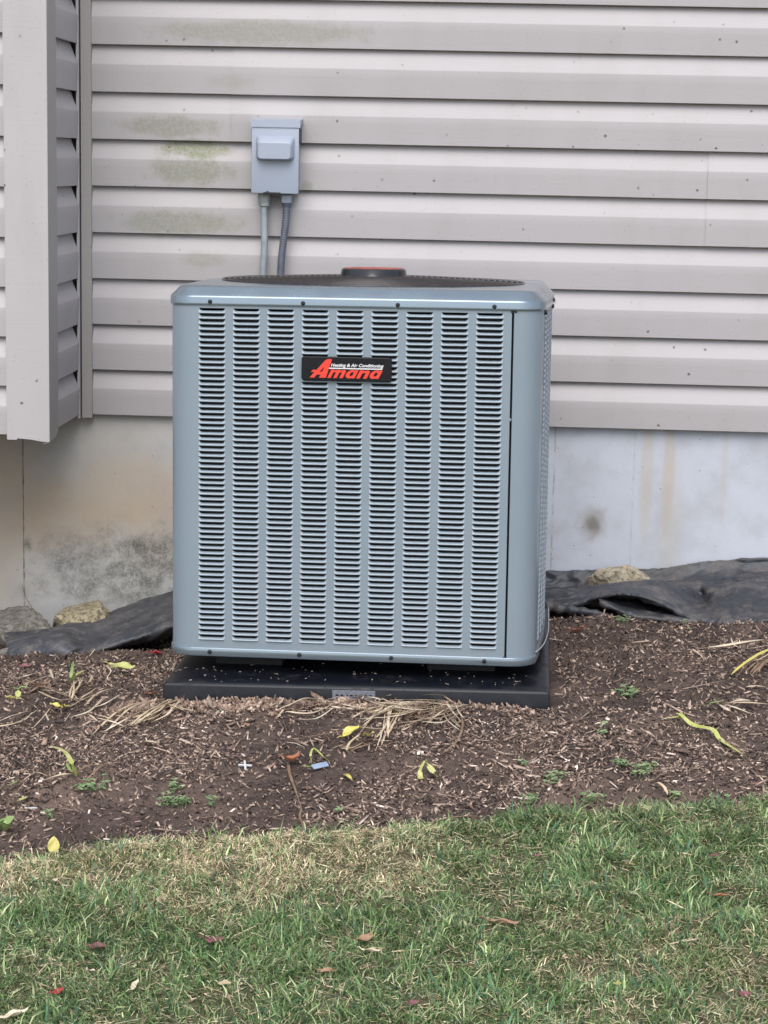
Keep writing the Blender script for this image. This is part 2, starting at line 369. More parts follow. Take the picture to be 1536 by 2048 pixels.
M_STRAW = leaf_mat('straw_leaf', (0.64, 0.52, 0.36), (0.46, 0.35, 0.23))
M_STRAWD = leaf_mat('straw_leaf_brown', (0.29, 0.20, 0.135), (0.20, 0.13, 0.09))
M_STRAWP = leaf_mat('straw_leaf_pale', (0.78, 0.69, 0.54), (0.62, 0.51, 0.37))
M_YELLOW = leaf_mat('yellow_leaf', (0.66, 0.56, 0.12), (0.58, 0.52, 0.20), (0.40, 0.36, 0.12))
M_YGREEN = leaf_mat('yellow_green_leaf', (0.42, 0.46, 0.12), (0.58, 0.56, 0.26), (0.20, 0.28, 0.06))
M_GREEN = leaf_mat('green_leaf', (0.20, 0.33, 0.10), (0.32, 0.42, 0.16), (0.30, 0.28, 0.08))
M_CLOVER = leaf_mat('weed_leaf', (0.16, 0.28, 0.11), (0.36, 0.46, 0.24), (0.12, 0.16, 0.08))
M_REDLEAF = leaf_mat('red_leaf', (0.30, 0.035, 0.04), (0.42, 0.06, 0.06))
M_PLUM = leaf_mat('plum_leaf', (0.17, 0.055, 0.07), (0.26, 0.12, 0.12))
M_TANLEAF = leaf_mat('tan_leaf', (0.42, 0.26, 0.17), (0.34, 0.20, 0.13))
M_ORANGE = leaf_mat('orange_leaf', (0.42, 0.17, 0.09), (0.33, 0.14, 0.08))
M_PLASTIC_W = plain('white_plastic', (0.5, 0.5, 0.5), 0.4, 0.03, 90)
M_PLASTIC_B = plain('grey_blue_plastic', (0.23, 0.29, 0.38), 0.35, 0.1, 90)

# ------------------------------------------------------------------ ground and lawn
EDGE_PX = [(-260, 1755), (-120, 1740), (0, 1726), (130, 1708), (300, 1692), (430, 1676), (600, 1674), (750, 1667), (900, 1655), (1000, 1645), (1090, 1630), (1280, 1628), (1400, 1616), (1536, 1612), (1700, 1600), (1850, 1596)]
ep = np.array([gp(*p) for p in EDGE_PX])
def edge_y(x):
    x = np.asarray(x, float)
    return np.interp(x, ep[:, 0], ep[:, 1]) + 0.018*(fbm(x, x*0, 9, 21)-0.5)*2 - 0.15*np.clip(np.abs(x)-1.1, 0, 3)**1.3
def lawn_z(x, y):
    d = np.clip((edge_y(x)-y)/0.05, 0, 1)
    return gz(x, y)+0.016*d*d*(3-2*d)+0.010*(fbm(x, y, 7, 31)-0.5)*d
def grid(xs, ys, zf):
    X, Y = np.meshgrid(xs, ys); Z = zf(X, Y); v = np.stack([X, Y, Z], -1).reshape(-1, 3)
    n, m = len(xs), len(ys); i = np.arange((m-1)*(n-1)); r, c = i//(n-1), i % (n-1); a = r*n+c
    return v, np.stack([a, a+1, a+n+1, a+n], -1)
xs = np.concatenate([-np.geomspace(60, 1.85, 14), np.arange(-1.8, 1.601, 0.010), np.geomspace(1.65, 60, 14)])
ys = np.concatenate([-np.geomspace(90, 2.3, 30), np.arange(-2.2, 0.101, 0.010), np.geomspace(0.2, 60, 10)])
v, f = grid(xs, ys, gz)
structure(fast_mesh('ground', v, f, M_SOIL, smooth=True))
us = np.concatenate([np.arange(0, 1.2, 0.015), np.geomspace(1.25, 88, 26)])
xs2 = np.concatenate([-np.geomspace(60, 1.85, 14), np.arange(-1.8, 1.601, 0.015), np.geomspace(1.65, 60, 14)])
X, U = np.meshgrid(xs2, us); Y = edge_y(X)-U; Z = lawn_z(X, Y)+np.where(U == 0, -0.012, 0.0)
Z = np.where((Y < -4) | (np.abs(X) > 3), Z+0.02, Z)
n, m = len(xs2), len(us); i = np.arange((m-1)*(n-1)); a = (i//(n-1))*n+i % (n-1)
structure(fast_mesh('lawn', np.stack([X, Y, Z], -1).reshape(-1, 3), np.stack([a, a+n, a+n+1, a+1], -1), M_TURF, smooth=True))

# ------------------------------------------------------------------ house
house = tag(empty('house', (0, 0, 0)), 'house wall with beige vinyl siding above a bare concrete foundation', 'house')
E_ = 0.1143
PROF = [(0.003, 0.004), (0.0, -0.0140), (0.0010, -0.0152), (0.020, -0.0160), (0.045, -0.0170), (0.0660, -0.0178), (0.0672, -0.0176), (0.0685, -0.0171), (0.085, -0.0100), (0.100, -0.0040), (0.108, -0.0010), (0.126, 0.0045)]
def board(name, k, a0, a1, parent, frame='front', off=0.0, seed=0):
    """one clapboard course; frame maps (along, out, z) to the world"""
    L = a1-a0; n = max(2, int(L/0.06)); vs = []
    for i in range(n+1):
        s = a0+L*i/n; wv = 0.0013*(noise2(s, k*1.7, 3.0, 11+seed)-0.5); sag = 0.0012*(noise2(s, k*2.3, 1.5, 13+seed)-0.5)
        for z, o in PROF:
            o2 = o-off + (wv if z < 0.1 else 0); zz = k*E_+z+sag
            if frame == 'front': vs.append((s, o2, zz))
            elif frame == 'bump': vs.append((s, o2-BD, zz))
            else: vs.append((XB-o2, s, zz))
    m = len(PROF); fs = []
    for i in range(n):
        for j in range(m-1):
            q = (i*m+j, (i+1)*m+j, (i+1)*m+j+1, i*m+j+1); fs.append(q if frame != 'side' else q)
    o = mesh_obj(name, vs, fs, M_SIDING, parent, True); o.data.set_sharp_from_angle(angle=math.radians(14))
    return o
BD, XB = 0.412, -1.012
KTOP = 22
for k in range(KTOP):
    if k in (6, 7): seams = [-0.618]
    elif k in (4, 5): seams = [0.552]
    elif k in (12, 13): seams = [0.1]
    else: seams = []
    cuts = [-0.972]+seams+[3.2]
    for j in range(len(cuts)-1):
        board('siding_board', k, cuts[j]-(0.02 if j else 0)*0, cuts[j+1]+(0.02 if j < len(cuts)-2 else 0), house, 'front', 0.0020*j, seed=(k//2)*3+j)
# foundation, poured in sections
xs_f = [-4.0, -1.1495, 0.204, 0.404, 3.5]
for i in range(4):
    g0 = 0.0007 if i == 1 else 0; off = (0.0, 0.0022, 0.0012, 0.0)[i]
    b = MB(); b.box(xs_f[i]+g0, xs_f[i+1]-(0.0007 if i == 0 else 0), 0.008-off, 0.30, -1.0, 0.012)
    b.build('foundation_section', M_CONC, house)
MB().box(-4.0, 3.5, 0.31, 0.6, -1.0, 6.0).build('wall_core', M_BACK, house)
MB().box(-4.0, 3.5, 0.004, 0.309, 0.014, 6.0).build('sheathing', M_BACK, house)
MB().box(-0.97, 3.2, -0.016, 0.003, KTOP*E_+0.003, 6.0).build('upper_wall', M_SIDING, house)
# inside corner post
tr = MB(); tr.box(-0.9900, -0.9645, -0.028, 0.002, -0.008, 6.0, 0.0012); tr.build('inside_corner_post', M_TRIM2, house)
tr = MB(); tr.box(-1.0005, -0.9935, -0.034, 0.002, -0.009, 6.0, 0.0012); tr.build('corner_trim_strip', M_TRIM, house)
# bump-out (bay) on the left, carried in front of the wall
bay = empty('bay', (0, 0, 0), house)
for k in range(KTOP):
    board('siding_board', k, -3.4, -1.084, bay, 'bump', seed=70+k//2)
    board('siding_board', k, -BD+0.02, -0.036, bay, 'side', seed=110+k//2)
MB().box(-3.4, XB-0.004, -BD+0.004, -0.001, 0.010, 6.0).build('bay_core', M_BACK, bay)
MB().box(-3.4, XB-0.0, -BD-0.016, -0.002, KTOP*E_+0.003, 6.0).build('bay_upper_wall', M_SIDING, bay)
# outside corner post: an L section with a hemmed edge, ragged at its foot
def post_plate(pts_bottom, top, thick, axis):
    """pts_bottom: list of (s, z) along the plate"""
    vs, fs = [], []
    n = len(pts_bottom)
    for s, z in pts_bottom:
        for d in (0, thick):
            for zz in (z, top):
                vs.append((s, -BD-0.023+d, zz) if axis == 'x' else (XB+0.026-d, s, zz))
    for i in range(n-1):
        a = i*4; b2 = a+4
        fs += [(a, b2, b2+1, a+1), (a+2, a+3, b2+3, b2+2), (a, a+2, b2+2, b2), (a+1, b2+1, b2+3, a+3)]
    fs += [(0, 1, 3, 2), ((n-1)*4, (n-1)*4+2, (n-1)*4+3, (n-1)*4+1)]
    return vs, fs
b = MB(); XC = XB+0.026
b.add(*post_plate([(-1.0855, -0.010), (-1.0635, -0.010), (-1.0630, -0.0065), (-1.035, -0.008), (-1.005, -0.0125), (XC-0.0008, -0.0135)], 6.0, 0.0022, 'x'))
b.build('outside_corner_post', M_TRIM, bay)
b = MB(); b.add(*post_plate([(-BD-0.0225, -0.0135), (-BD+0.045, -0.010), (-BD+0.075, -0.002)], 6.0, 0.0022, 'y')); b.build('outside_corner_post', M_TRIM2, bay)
b = MB(); b.box(-1.0865, -1.0840, -BD-0.0225, -BD-0.001, -0.008, 6.0); b.build('post_edge', M_TRIM, bay)
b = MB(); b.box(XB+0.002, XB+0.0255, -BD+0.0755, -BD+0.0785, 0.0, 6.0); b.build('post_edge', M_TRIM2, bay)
mesh_obj('torn_flap', [(XC-0.001, -BD-0.022, -0.0125), (XC-0.016, -BD-0.020, -0.0175), (XC-0.0155, -BD-0.006, -0.0190), (XC-0.001, -BD-0.004, -0.0140), (XC-0.001, -BD-0.022, -0.0140), (XC-0.016, -BD-0.020, -0.0190), (XC-0.0155, -BD-0.006, -0.0205), (XC-0.001, -BD-0.004, -0.0155)],
         [(0, 1, 2, 3), (7, 6, 5, 4), (0, 4, 5, 1), (1, 5, 6, 2), (2, 6, 7, 3), (3, 7, 4, 0)], M_TRIM, bay)

# ------------------------------------------------------------------ disconnect box and conduits
bx = tag(empty('disconnect_box', (-0.502, -0.016, 0.565)), 'small pale blue-grey electrical disconnect box on the beige siding', 'electrical box')
def boxrot(o): o.rotation_euler = (0, 0, math.radians(-1.5)); return o
boxrot(bx)
MB().box(-0.054, 0.054, -0.052, 0.0, 0.002, 0.172, 0.003).build('housing', M_BOX, bx)
q = MB(); q.box(-0.0585, 0.0575, -0.058, -0.0525, -0.002, 0.160, 0.0018); q.build('cover', M_BOX, bx, True, 40)
q = MB(); q.add([(-0.0605, 0.002, 0.180), (0.0605, 0.002, 0.180), (0.0605, -0.060, 0.1745), (-0.0605, -0.060, 0.1745), (-0.0605, 0.002, 0.172), (0.0605, 0.002, 0.172), (0.0605, -0.0605, 0.157), (-0.0605, -0.0605, 0.157)],
    [(0, 1, 2, 3), (3, 2, 6, 7), (0, 3, 7, 4), (1, 5, 6, 2), (4, 7, 6, 5)]); q.build('rain_hood', M_BOX, bx)
# raised pull-out handle pocket: sloping top, deep square underside
bm = bmesh.new(); rings = []
for (d, hw, z0, z1, r) in ((0.0585, 0.047, 0.078, 0.137, 0.010), (0.066, 0.045, 0.078, 0.134, 0.010), (0.076, 0.042, 0.079, 0.124, 0.009), (0.080, 0.039, 0.082, 0.119, 0.007)):
    ring = []
    for cxx, czz, a0 in ((hw-r, z0+r, -90), (hw-r, z1-r, 0), (-hw+r, z1-r, 90), (-hw+r, z0+r, 180)):
        for t_ in range(6):
            an = math.radians(a0+90*t_/5); ring.append((cxx+r*math.cos(an), -d, czz+r*math.sin(an)))
    rings.append(ring)
bm.free()
q = MB(); q.loft(rings); nn = len(rings[0]); q.add(rings[-1], [tuple(range(nn))]); q.build('handle_pocket', M_BOX, bx, True, 35)
MB().box(-0.028, 0.014, -0.0600, -0.0588, -0.0045, 0.0010).build('hasp', M_SCREW, bx)
MB().box(-0.021, -0.015, -0.0595, -0.0580, 0.0018, 0.0036).build('latch_hole', M_SCREW, bx)
MB().box(0.0578, 0.0600, -0.054, -0.020, 0.118, 0.156, 0.0008).build('hood_edge', M_SCREW, bx)

# smooth conduit
c1 = tag(empty('conduit', (-0.533, -0.035, 0.56)), 'smooth grey conduit running down from the left of the box', 'conduit')
path = [Vector((0.0, -0.004, 0.0)), Vector((0.0, -0.005, -0.05)), Vector((0.002, -0.006, -0.12)), Vector((-0.001, -0.006, -0.19)), Vector((-0.003, -0.01, -0.27)), Vector((-0.002, -0.02, -0.40)), Vector((0.0, -0.06, -0.52))]
def smooth_path(p, n=8):
    out = []
    for i in range(len(p)-1):
        p0, p1, p2, p3 = p[max(i-1, 0)], p[i], p[i+1], p[min(i+2, len(p)-1)]
        for k in range(n):
            t = k/n; out.append(0.5*((2*p1)+(p2-p0)*t+(2*p0-5*p1+4*p2-p3)*t*t+(3*p1-p0-3*p2+p3)*t**3))
    return out+[p[-1]]
MB().tube(smooth_path(path), 0.0085, 14).build('pipe', M_PVC, c1, True)
q = MB(); q.lathe([(0.0085, -0.030), (0.0135, -0.028), (0.0145, -0.018), (0.0155, -0.014), (0.0155, -0.003), (0.013, 0.004)], 14, (0, -0.004, 0)); q.build('fitting', M_FIT, c1, True, 40)
# ribbed whip
c2 = tag(empty('conduit', (-0.4775, -0.035, 0.56)), 'darker ribbed flexible conduit running down from the right of the box', 'conduit')
pw = smooth_path([Vector((0.0, -0.004, -0.012)), Vector((-0.001, -0.006, -0.06)), Vector((-0.006, -0.008, -0.11)), Vector((-0.011, -0.01, -0.16)), Vector((-0.012, -0.012, -0.21)), Vector((-0.012, -0.03, -0.30)), Vector((-0.010, -0.08, -0.40)), Vector((0.0, -0.16, -0.46))], 26)
rr = [0.0088+0.0011*(1 if i % 3 == 0 else (-0.6 if i % 3 == 1 else 0.2)) for i in range(len(pw))]
MB().tube(pw, rr, 14).build('ribbed_hose', M_WHIP, c2, True)
q = MB(); q.box(-0.012, 0.012, -0.016, 0.008, -0.020, 0.0, 0.002); q.build('fitting', M_BOX, c2, True, 40)
q = MB(); q.lathe([(0.0098, -0.029), (0.0115, -0.027), (0.0115, -0.0205)], 14, (0, -0.004, 0)); q.build('collar', M_WHIP, c2, True, 40)

# ------------------------------------------------------------------ equipment pad
TILT = Matrix.Identity(4)
def frame(origin, yaw, tx, ty):
    r = Vector((math.cos(yaw), math.sin(yaw), ty)).normalized(); n = Vector((-math.sin(yaw), math.cos(yaw), 0))
    u = (Vector((0, 0, 1))-ty*Vector((math.cos(yaw), math.sin(yaw), 0))+tx*n).normalized()
    bk = u.cross(r).normalized(); u = r.cross(bk)
    return Matrix(((r.x, bk.x, u.x, origin[0]), (r.y, bk.y, u.y, origin[1]), (r.z, bk.z, u.z, origin[2]), (0, 0, 0, 1)))
pad = tag(empty('equipment_pad'), 'black plastic pad under the air conditioner, dusted with soil', 'pad')
pad.matrix_world = frame((-0.608, -1.158, -0.388), -0.030, 0.010, 0.017)
q = MB(); W_, D_ = 0.772, 0.80
def rrect(x0, x1, y0, y1, r, z, n=5):
    o = []
    for cx, cy, a0 in ((x1-r, y0+r, -90), (x1-r, y1-r, 0), (x0+r, y1-r, 90), (x0+r, y0+r, 180)):
        for t_ in range(n+1):
            an = math.radians(a0+90*t_/n); o.append((cx+r*math.cos(an), cy+r*math.sin(an), z))
    return o
rings = [rrect(0, W_, 0, D_, 0.004, -0.075), rrect(0.0, W_, 0.0, D_, 0.004, -0.006), rrect(0.001, W_-0.001, 0.001, D_-0.001, 0.004, -0.0035), rrect(0.0045, W_-0.0045, 0.0045, D_-0.0045, 0.004, -0.0005), rrect(0.009, W_-0.009, 0.009, D_-0.009, 0.004, 0.0)]
q.loft(rings); q.add(rings[-1], [tuple(range(len(rings[-1])))]); q.build('slab', M_PAD, pad, True, 30)
q = MB(); q.box(0.341, 0.427, -0.0015, 0.002, -0.026, -0.007, 0.0006); q.build('nameplate', M_PADLABEL, pad)
q = MB()
for i in range(8):
    x0 = 0.348+i*0.0095; q.box(x0, x0+0.0055, -0.0019, -0.0014, -0.0185, -0.0155)
q.build('embossing', M_PAD, pad)

# ------------------------------------------------------------------ air conditioner
ac = tag(empty('air_conditioner'), 'tall blue-grey louvered air conditioner unit with a black fan guard on top', 'air conditioner')
FW, FH, NC, NR = 0.605, 0.673, 9, 61
HW = 0.3725
yw, tx, ty = -0.0500, 0.026, 0.0098
Mx = frame((0, 0, 0), yw, tx, ty)
fx0, fz1 = -HW+0.0625, 0.033+FH       # left/top corner of the louver field in local coordinates (front plane y = -HW)
tl = Vector((-0.5537, -1.051, 0.3532))
org = tl - (Mx.to_3x3() @ Vector((fx0, -HW, fz1)))
ac.matrix_world = frame(org, yw, tx, ty)
RC = 0.05
def outline(off=0.0, z=0.0, bow=0.011, nc=8, ns=10, zf=None):
    """closed outline, counter-clockwise from front-left flat start; sides bow outward"""
    o = []; h = HW+off; r = RC+off
    def add(x, y): o.append((x, y, z))
    for i in range(ns): add(-h+r+(2*h-2*r)*i/ns, -h)
    for i in range(nc): a = math.radians(-90+90*i/nc); add(h-r+r*math.cos(a), -h+r+r*math.sin(a))
    for i in range(ns): t_ = i/ns; add(h+bow*4*t_*(1-t_), -h+r+(2*h-2*r)*t_)
    for i in range(nc): a = math.radians(90*i/nc); add(h-r+r*math.cos(a), h-r+r*math.sin(a))
    for i in range(ns): add(h-r-(2*h-2*r)*i/ns, h)
    for i in range(nc): a = math.radians(90+90*i/nc); add(-h+r+r*math.cos(a), h-r+r*math.sin(a))
    for i in range(ns): t_ = i/ns; add(-h-bow*4*t_*(1-t_), h-r-(2*h-2*r)*t_)
    for i in range(nc): a = math.radians(180+90*i/nc); add(-h+r+r*math.cos(a), -h+r+r*math.sin(a))
    return o
ZB, ZT = 0.0155, 0.7130               # cabinet wall between base pan and lid
cw, pitch, rp = 0.0528, (FW-0.0528)/8, FH/NR
fz0 = 0.033
# coil / dark inside
q = MB(); q.loft([outline(-0.022, 0.004), outline(-0.022, 0.700)]); q.add(outline(-0.022, 0.004), [tuple(range(72))[::-1]]); q.build('coil', M_DARK, ac)
# front panel (left corner + frame + bars between the louver columns)
fp = empty('front_panel', (0, 0, 0), ac)
q = MB(); yF = -HW
def strip(xa, xb, za, zb, n=1): q.add([(xa, yF, za), (xb, yF, za), (xb, yF, zb), (xa, yF, zb)], [(0, 1, 2, 3)])
slot0, slot1 = 0.3115, 0.3157
xl = -HW+RC
colx = [fx0+i*pitch for i in range(NC)]
strip(xl, slot0, ZB, fz0); strip(xl, slot0, fz1, ZT)
# (fx0 lies inside the corner radius by design of the photo: pull the straight part over)
strip(xl, colx[0]+cw*0, fz0, fz1)
for i in range(NC-1): strip(colx[i]+cw, colx[i+1], fz0, fz1)
strip(colx[-1]+cw, slot0, fz0, fz1)
cor = []
for i in range(9): a = math.radians(-90-90*i/8); cor.append((-HW+RC+RC*math.cos(a), -HW+RC+RC*math.sin(a)))
for i in range(1, 3): cor.append((-HW-0.011*4*(i*0.05)*(1-i*0.05), -HW+RC+0.637*i*0.05))
q.loft([[(x, y, ZB) for x, y in cor], [(x, y, ZT) for x, y in cor]], closed=False)
q.add([(slot0, yF, ZB), (slot0, yF, ZT), (slot0, yF+0.012, ZT), (slot0, yF+0.012, ZB)], [(0, 1, 2, 3)])
q.build('panel_frame', M_AC, fp, True, 25)
# a louver: rounded scoop, pushed in at the top, proud lip at the bottom
def louver_verts(w=cw, p=rp, sw=0.0006, lip=0.0026, dep=0.0052):
    us = [-sw, 0.0006, 0.0018, 0.0038, 0.0075, w-0.0075, w-0.0038, w-0.0018, w-0.0006, w+sw]
    ss = [0, 0.12, 0.5, 0.85, 1, 1, 0.85, 0.5, 0.12, 0]
    vs = []
    for u_, s_ in zip(us, ss):
        for (z, y) in ((0.0003, -0.0002-0.0002*s_), (0.0015, -0.0009-lip*s_), (0.0036, -0.0004-0.0006*s_), (p*(1-0.45*s_)-0.0002, -0.0002+dep*s_)):
            vs.append((u_, y, z))
    fs = []
    for i in range(len(us)-1):
        for j in range(3): fs.append((i*4+j, (i+1)*4+j, (i+1)*4+j+1, i*4+j+1))
    return vs, fs
lv, lf = louver_verts()
lme = bpy.data.meshes.new('louver'); lme.from_pydata(lv, [], lf); lme.update(); lme.materials.append(M_LOUV); lme.polygons.foreach_set('use_smooth', [True]*len(lme.polygons))
MW = np.array(ac.matrix_world)
cells = []
for c_ in range(NC):
    for r_ in range(NR):
        pl = np.array([colx[c_]+cw/2, yF, fz0+r_*rp, 1]); d = np.linalg.norm((MW@pl)[:3]-CAM)
        hid = (3 <= c_ <= 5 and 46 <= r_ <= 50)
        cells.append((d+(5 if hid else 0), c_, r_))
cells.sort()
rest = MB()
for idx, (d, c_, r_) in enumerate(cells):
    if idx < 300:
        o = bpy.data.objects.new('louver', lme); C.objects.link(o); o.parent = fp; o.location = (colx[c_], yF, fz0+r_*rp)
    else: rest.add([(v_[0]+colx[c_], v_[1]+yF, v_[2]+fz0+r_*rp) for v_ in lv], lf)
o = rest.build('louver_rows', M_LOUV, fp, True); o['kind'] = 'stuff'
# corner post right of the slot, wrapping the corner
q = MB(); cor = [(slot1, -HW+0.0115), (slot1, -HW+0.0005)]
cor += [(slot1+0.001, -HW-0.0004)]
for i in range(1, 9): a = math.radians(-90+90*i/8); cor.append((HW-RC+RC*math.cos(a), -HW+RC+RC*math.sin(a)))
cor.append((HW+0.0012, -HW+RC+0.012))
q.loft([[(x, y, ZB) for x, y in cor], [(x, y, ZT-0.001) for x, y in cor]], closed=False); q.build('corner_panel', M_AC, ac, True, 40)
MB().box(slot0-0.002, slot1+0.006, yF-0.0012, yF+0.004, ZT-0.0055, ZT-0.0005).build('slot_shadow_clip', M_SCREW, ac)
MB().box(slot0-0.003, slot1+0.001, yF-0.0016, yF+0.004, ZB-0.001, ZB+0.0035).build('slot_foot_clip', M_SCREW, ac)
q = MB(); q.add([(slot0-0.0008, yF-0.0008, 0.502), (slot1+0.0004, yF-0.0008, 0.498), (slot0-0.0008, yF-0.0008, 0.493)], [(0, 1, 2)]); q.build('slot_burr', M_AC, ac)
# side and rear panels
sp = empty('side_panel', (0, 0, 0), ac)
def side_pt(t_, z, side=1, out=0.0):   # t along the side 0..1 front->back
    y = -HW+RC+(2*HW-2*RC)*t_; x = HW+0.011*4*t_*(1-t_)
    return (side*(x+out), y, z)
q = MB(); NSC = 8; sw_ = 0.637/ (NSC+0.25); sc0 = 0.012
edges = []
for i in range(NSC): edges.append((sc0+0.02+i*sw_*0.985, sc0+0.02+i*sw_*0.985+0.054))
def tt(s_): return s_/0.637
def sstrip(sa, sb, za, zb, side=1):
    n = max(1, int((sb-sa)/0.05)); pts = [sa+(sb-sa)*i/n for i in range(n+1)]
    q.loft([[side_pt(tt(s_), za, side) for s_ in pts], [side_pt(tt(s_), zb, side) for s_ in pts]], closed=False)
sstrip(0.012, 0.637, ZB, fz0); sstrip(0.012, 0.637, fz1, ZT)
prev = 0.012
for a_, b_ in edges: sstrip(prev, a_, fz0, fz1); prev = b_
sstrip(prev, 0.637, fz0, fz1)
q.build('panel_frame', M_AC, sp, True, 25)
q = MB(); lv2, lf2 = louver_verts(0.054, rp, 0.0, 0.0002, 0.007)
for a_, b_ in edges:
    p0 = Vector(side_pt(tt(a_), 0)); p1 = Vector(side_pt(tt(b_), 0)); dr = (p1-p0).normalized(); nr = Vector((dr.y, -dr.x, 0))
    for r_ in range(NR):
        q.add([tuple(p0+dr*v_[0]-nr*v_[1]*1.0+Vector((0, 0, v_[2]+fz0+r_*rp))) for v_ in lv2], lf2)
o = q.build('louver_rows', M_LOUV, sp, True); o['kind'] = 'stuff'
q = MB()   # rear and left walls, out of view
ol = outline(0, ZB); oh = outline(0, ZT); idx0 = 10+8+10
seg = list(range(idx0, 64)); q.loft([[ol[i % 72] for i in seg], [oh[i % 72] for i in seg]], closed=False); q.build('rear_panel', M_AC, ac, True, 30)
# base pan
bp = empty('base_pan', (0, 0, 0), ac)
q = MB(); q.loft([outline(-0.030, -0.002), outline(-0.004, -0.0015), outline(0.0022, 0.0005), outline(0.0032, 0.003), outline(0.0032, 0.0150), outline(0.0022, 0.0172), outline(-0.006, 0.0172)])
q.add(outline(-0.030, -0.002), [tuple(range(72))[::-1]]); q.build('pan', M_LID, bp, True, 35)
for fx_ in (-0.22, 0.22):
    for fy_ in (-0.24, 0.24): MB().box(fx_-0.07, fx_+0.07, fy_-0.05, fy_+0.05, -0.036, -0.0035, 0.004).build('foot', M_DARK, bp)
# lid
lid = empty('lid', (0, 0, 0), ac)
RG = 0.328
rings = [outline(0.0005, 0.7135), outline(0.0032, 0.7125), outline(0.0040, 0.7145), outline(0.0036, 0.7165), outline(0.0036, 0.7270), outline(0.0030, 0.7290), outline(0.0012, 0.7310), outline(-0.0140, 0.7462), outline(-0.0170, 0.7485), outline(-0.0230, 0.7500), outline(-0.0330, 0.7508)]
base = rings[-1]; n72 = len(base)
def toward(fr, z, rad):
    out = []
    for x, y, _ in base:
        a = math.atan2(y, x); cx_, cy_ = rad*math.cos(a), rad*math.sin(a); out.append((x*(1-fr)+cx_*fr, y*(1-fr)+cy_*fr, z))
    return out
rings += [toward(0.5, 0.7512, RG+0.008), toward(1, 0.7515, RG+0.008), toward(1, 0.7525, RG+0.002), toward(1, 0.7515, RG-0.003), toward(1, 0.735, RG-0.006), toward(1, 0.68, RG-0.012)]
q = MB(); q.loft(rings); q.build('lid_shell', M_LID, lid, True, 40)
def screw(parent, x, y, z, ax='y', r=0.0036):
    b = MB(); n = 10
    if ax == 'y': ring = lambda d, k: [(x+k*r*math.cos(2*math.pi*i/n), y-d, z+k*r*math.sin(2*math.pi*i/n)) for i in range(n)]
    else: ring = lambda d, k: [(x+d, y+k*r*math.cos(2*math.pi*i/n), z+k*r*math.sin(2*math.pi*i/n)) for i in range(n)]
    rs = [ring(-0.001, 1.25), ring(0.0008, 1.25), ring(0.001, 1.0), ring(0.004, 0.95), ring(0.0043, 0.6)]
    b.loft(rs); b.add(rs[-1], [tuple(range(n))]); b.build('screw', M_SCREW, parent, True, 40)
for i, sx_ in enumerate((-0.287, -0.101, 0.087, 0.277)): screw(lid, sx_, -HW-0.0034, 0.7190)
for i, sx_ in enumerate((-0.287, -0.103, 0.084, 0.272)): screw(bp, sx_, -HW-0.0032, 0.0095)
for t_ in (0.035, 0.50): 
    x, y, z = side_pt(t_, 0.7060); screw(lid, x+0.001, y, z, 'x', 0.0045)
x, y, z = side_pt(0.42, 0.722); screw(lid, x+0.0035, y, z, 'x')
x, y, z = side_pt(0.12, 0.0095); screw(bp, x+0.003, y, z, 'x')
# fan guard: concentric wires on a shallow dome, swirling spokes, hub cap
fg = empty('fan_guard', (0, 0, 0.7500), ac)
GR = 0.326
def dome(r): return 0.0030+0.0105*(1-(r/GR)**2)
q = MB()
for k in range(22):
    r = GR-0.003-k*0.0122; n = 96
    pts = [(r*math.cos(2*math.pi*i/n), r*math.sin(2*math.pi*i/n), dome(r)) for i in range(n+1)]
    wr = 0.0026 if k == 0 else 0.0015
    q.tube(pts, wr, 5, False)
o = q.build('wire_rings', M_GUARD, fg, True); o['kind'] = 'stuff'
for s_ in range(44):
    a0 = 2*math.pi*s_/44; pts = []
    for i in range(15):
        r = 0.07+(GR-0.073)*i/14; a = a0+0.8*math.sin(math.pi*0.5*i/14); pts.append((r*math.cos(a), r*math.sin(a), dome(r)-0.0024))
    MB().tube(pts, 0.0016, 4, False).build('spoke', M_GUARD, fg, True)
q = MB(); q.lathe([(0.0, -0.014), (0.10, -0.012), (0.10, -0.010)], 32, cap=False); 
cap = empty('hub_cap', (0, 0, dome(0)-0.002), fg)
q = MB(); q.lathe([(0.0715, -0.004), (0.0735, -0.002), (0.0725, 0.001), (0.0700, 0.012), (0.0690, 0.0165), (0.0660, 0.0182)], 56); 
o = q.build('cap', M_CAP, fg, True, 35); o.location = (0, 0, dome(0)-0.002)
q = MB(); q.lathe([(0.0655, 0.0184), (0.0640, 0.0192), (0.030, 0.0200)], 56); o = q.build('cap_disc', M_CAPRED, fg, True, 40); o.location = (0, 0, dome(0)-0.002)
bpy.data.objects.remove(cap)
# motor and fan blades under the guard
fan = empty('fan', (0, 0, 0.70), ac)
MB().lathe([(0.06, -0.12), (0.075, -0.10), (0.075, 0.03), (0.05, 0.045)], 32).build('motor', M_DARK, fan, True, 40)
for k in range(3):
    vs = []
    for i in range(7):
        r = 0.06+0.23*i/6
        for j in range(6): a = k*2.0944+1.25*(j/5)*(0.7+0.3*i/6); vs.append((r*math.cos(a), r*math.sin(a), -0.03+0.045*(j/5)))
    MB().add(vs, [(i*6+j, i*6+j+1, (i+1)*6+j+1, (i+1)*6+j) for i in range(6) for j in range(5)]).build('fan_blade', M_GUARD, fan, True)
q = MB(); q.lathe([(0.34, 0.0), (0.01, 0.0)], 48, (0, 0, 0.55)); q.build('inner_floor', M_DARK, ac)

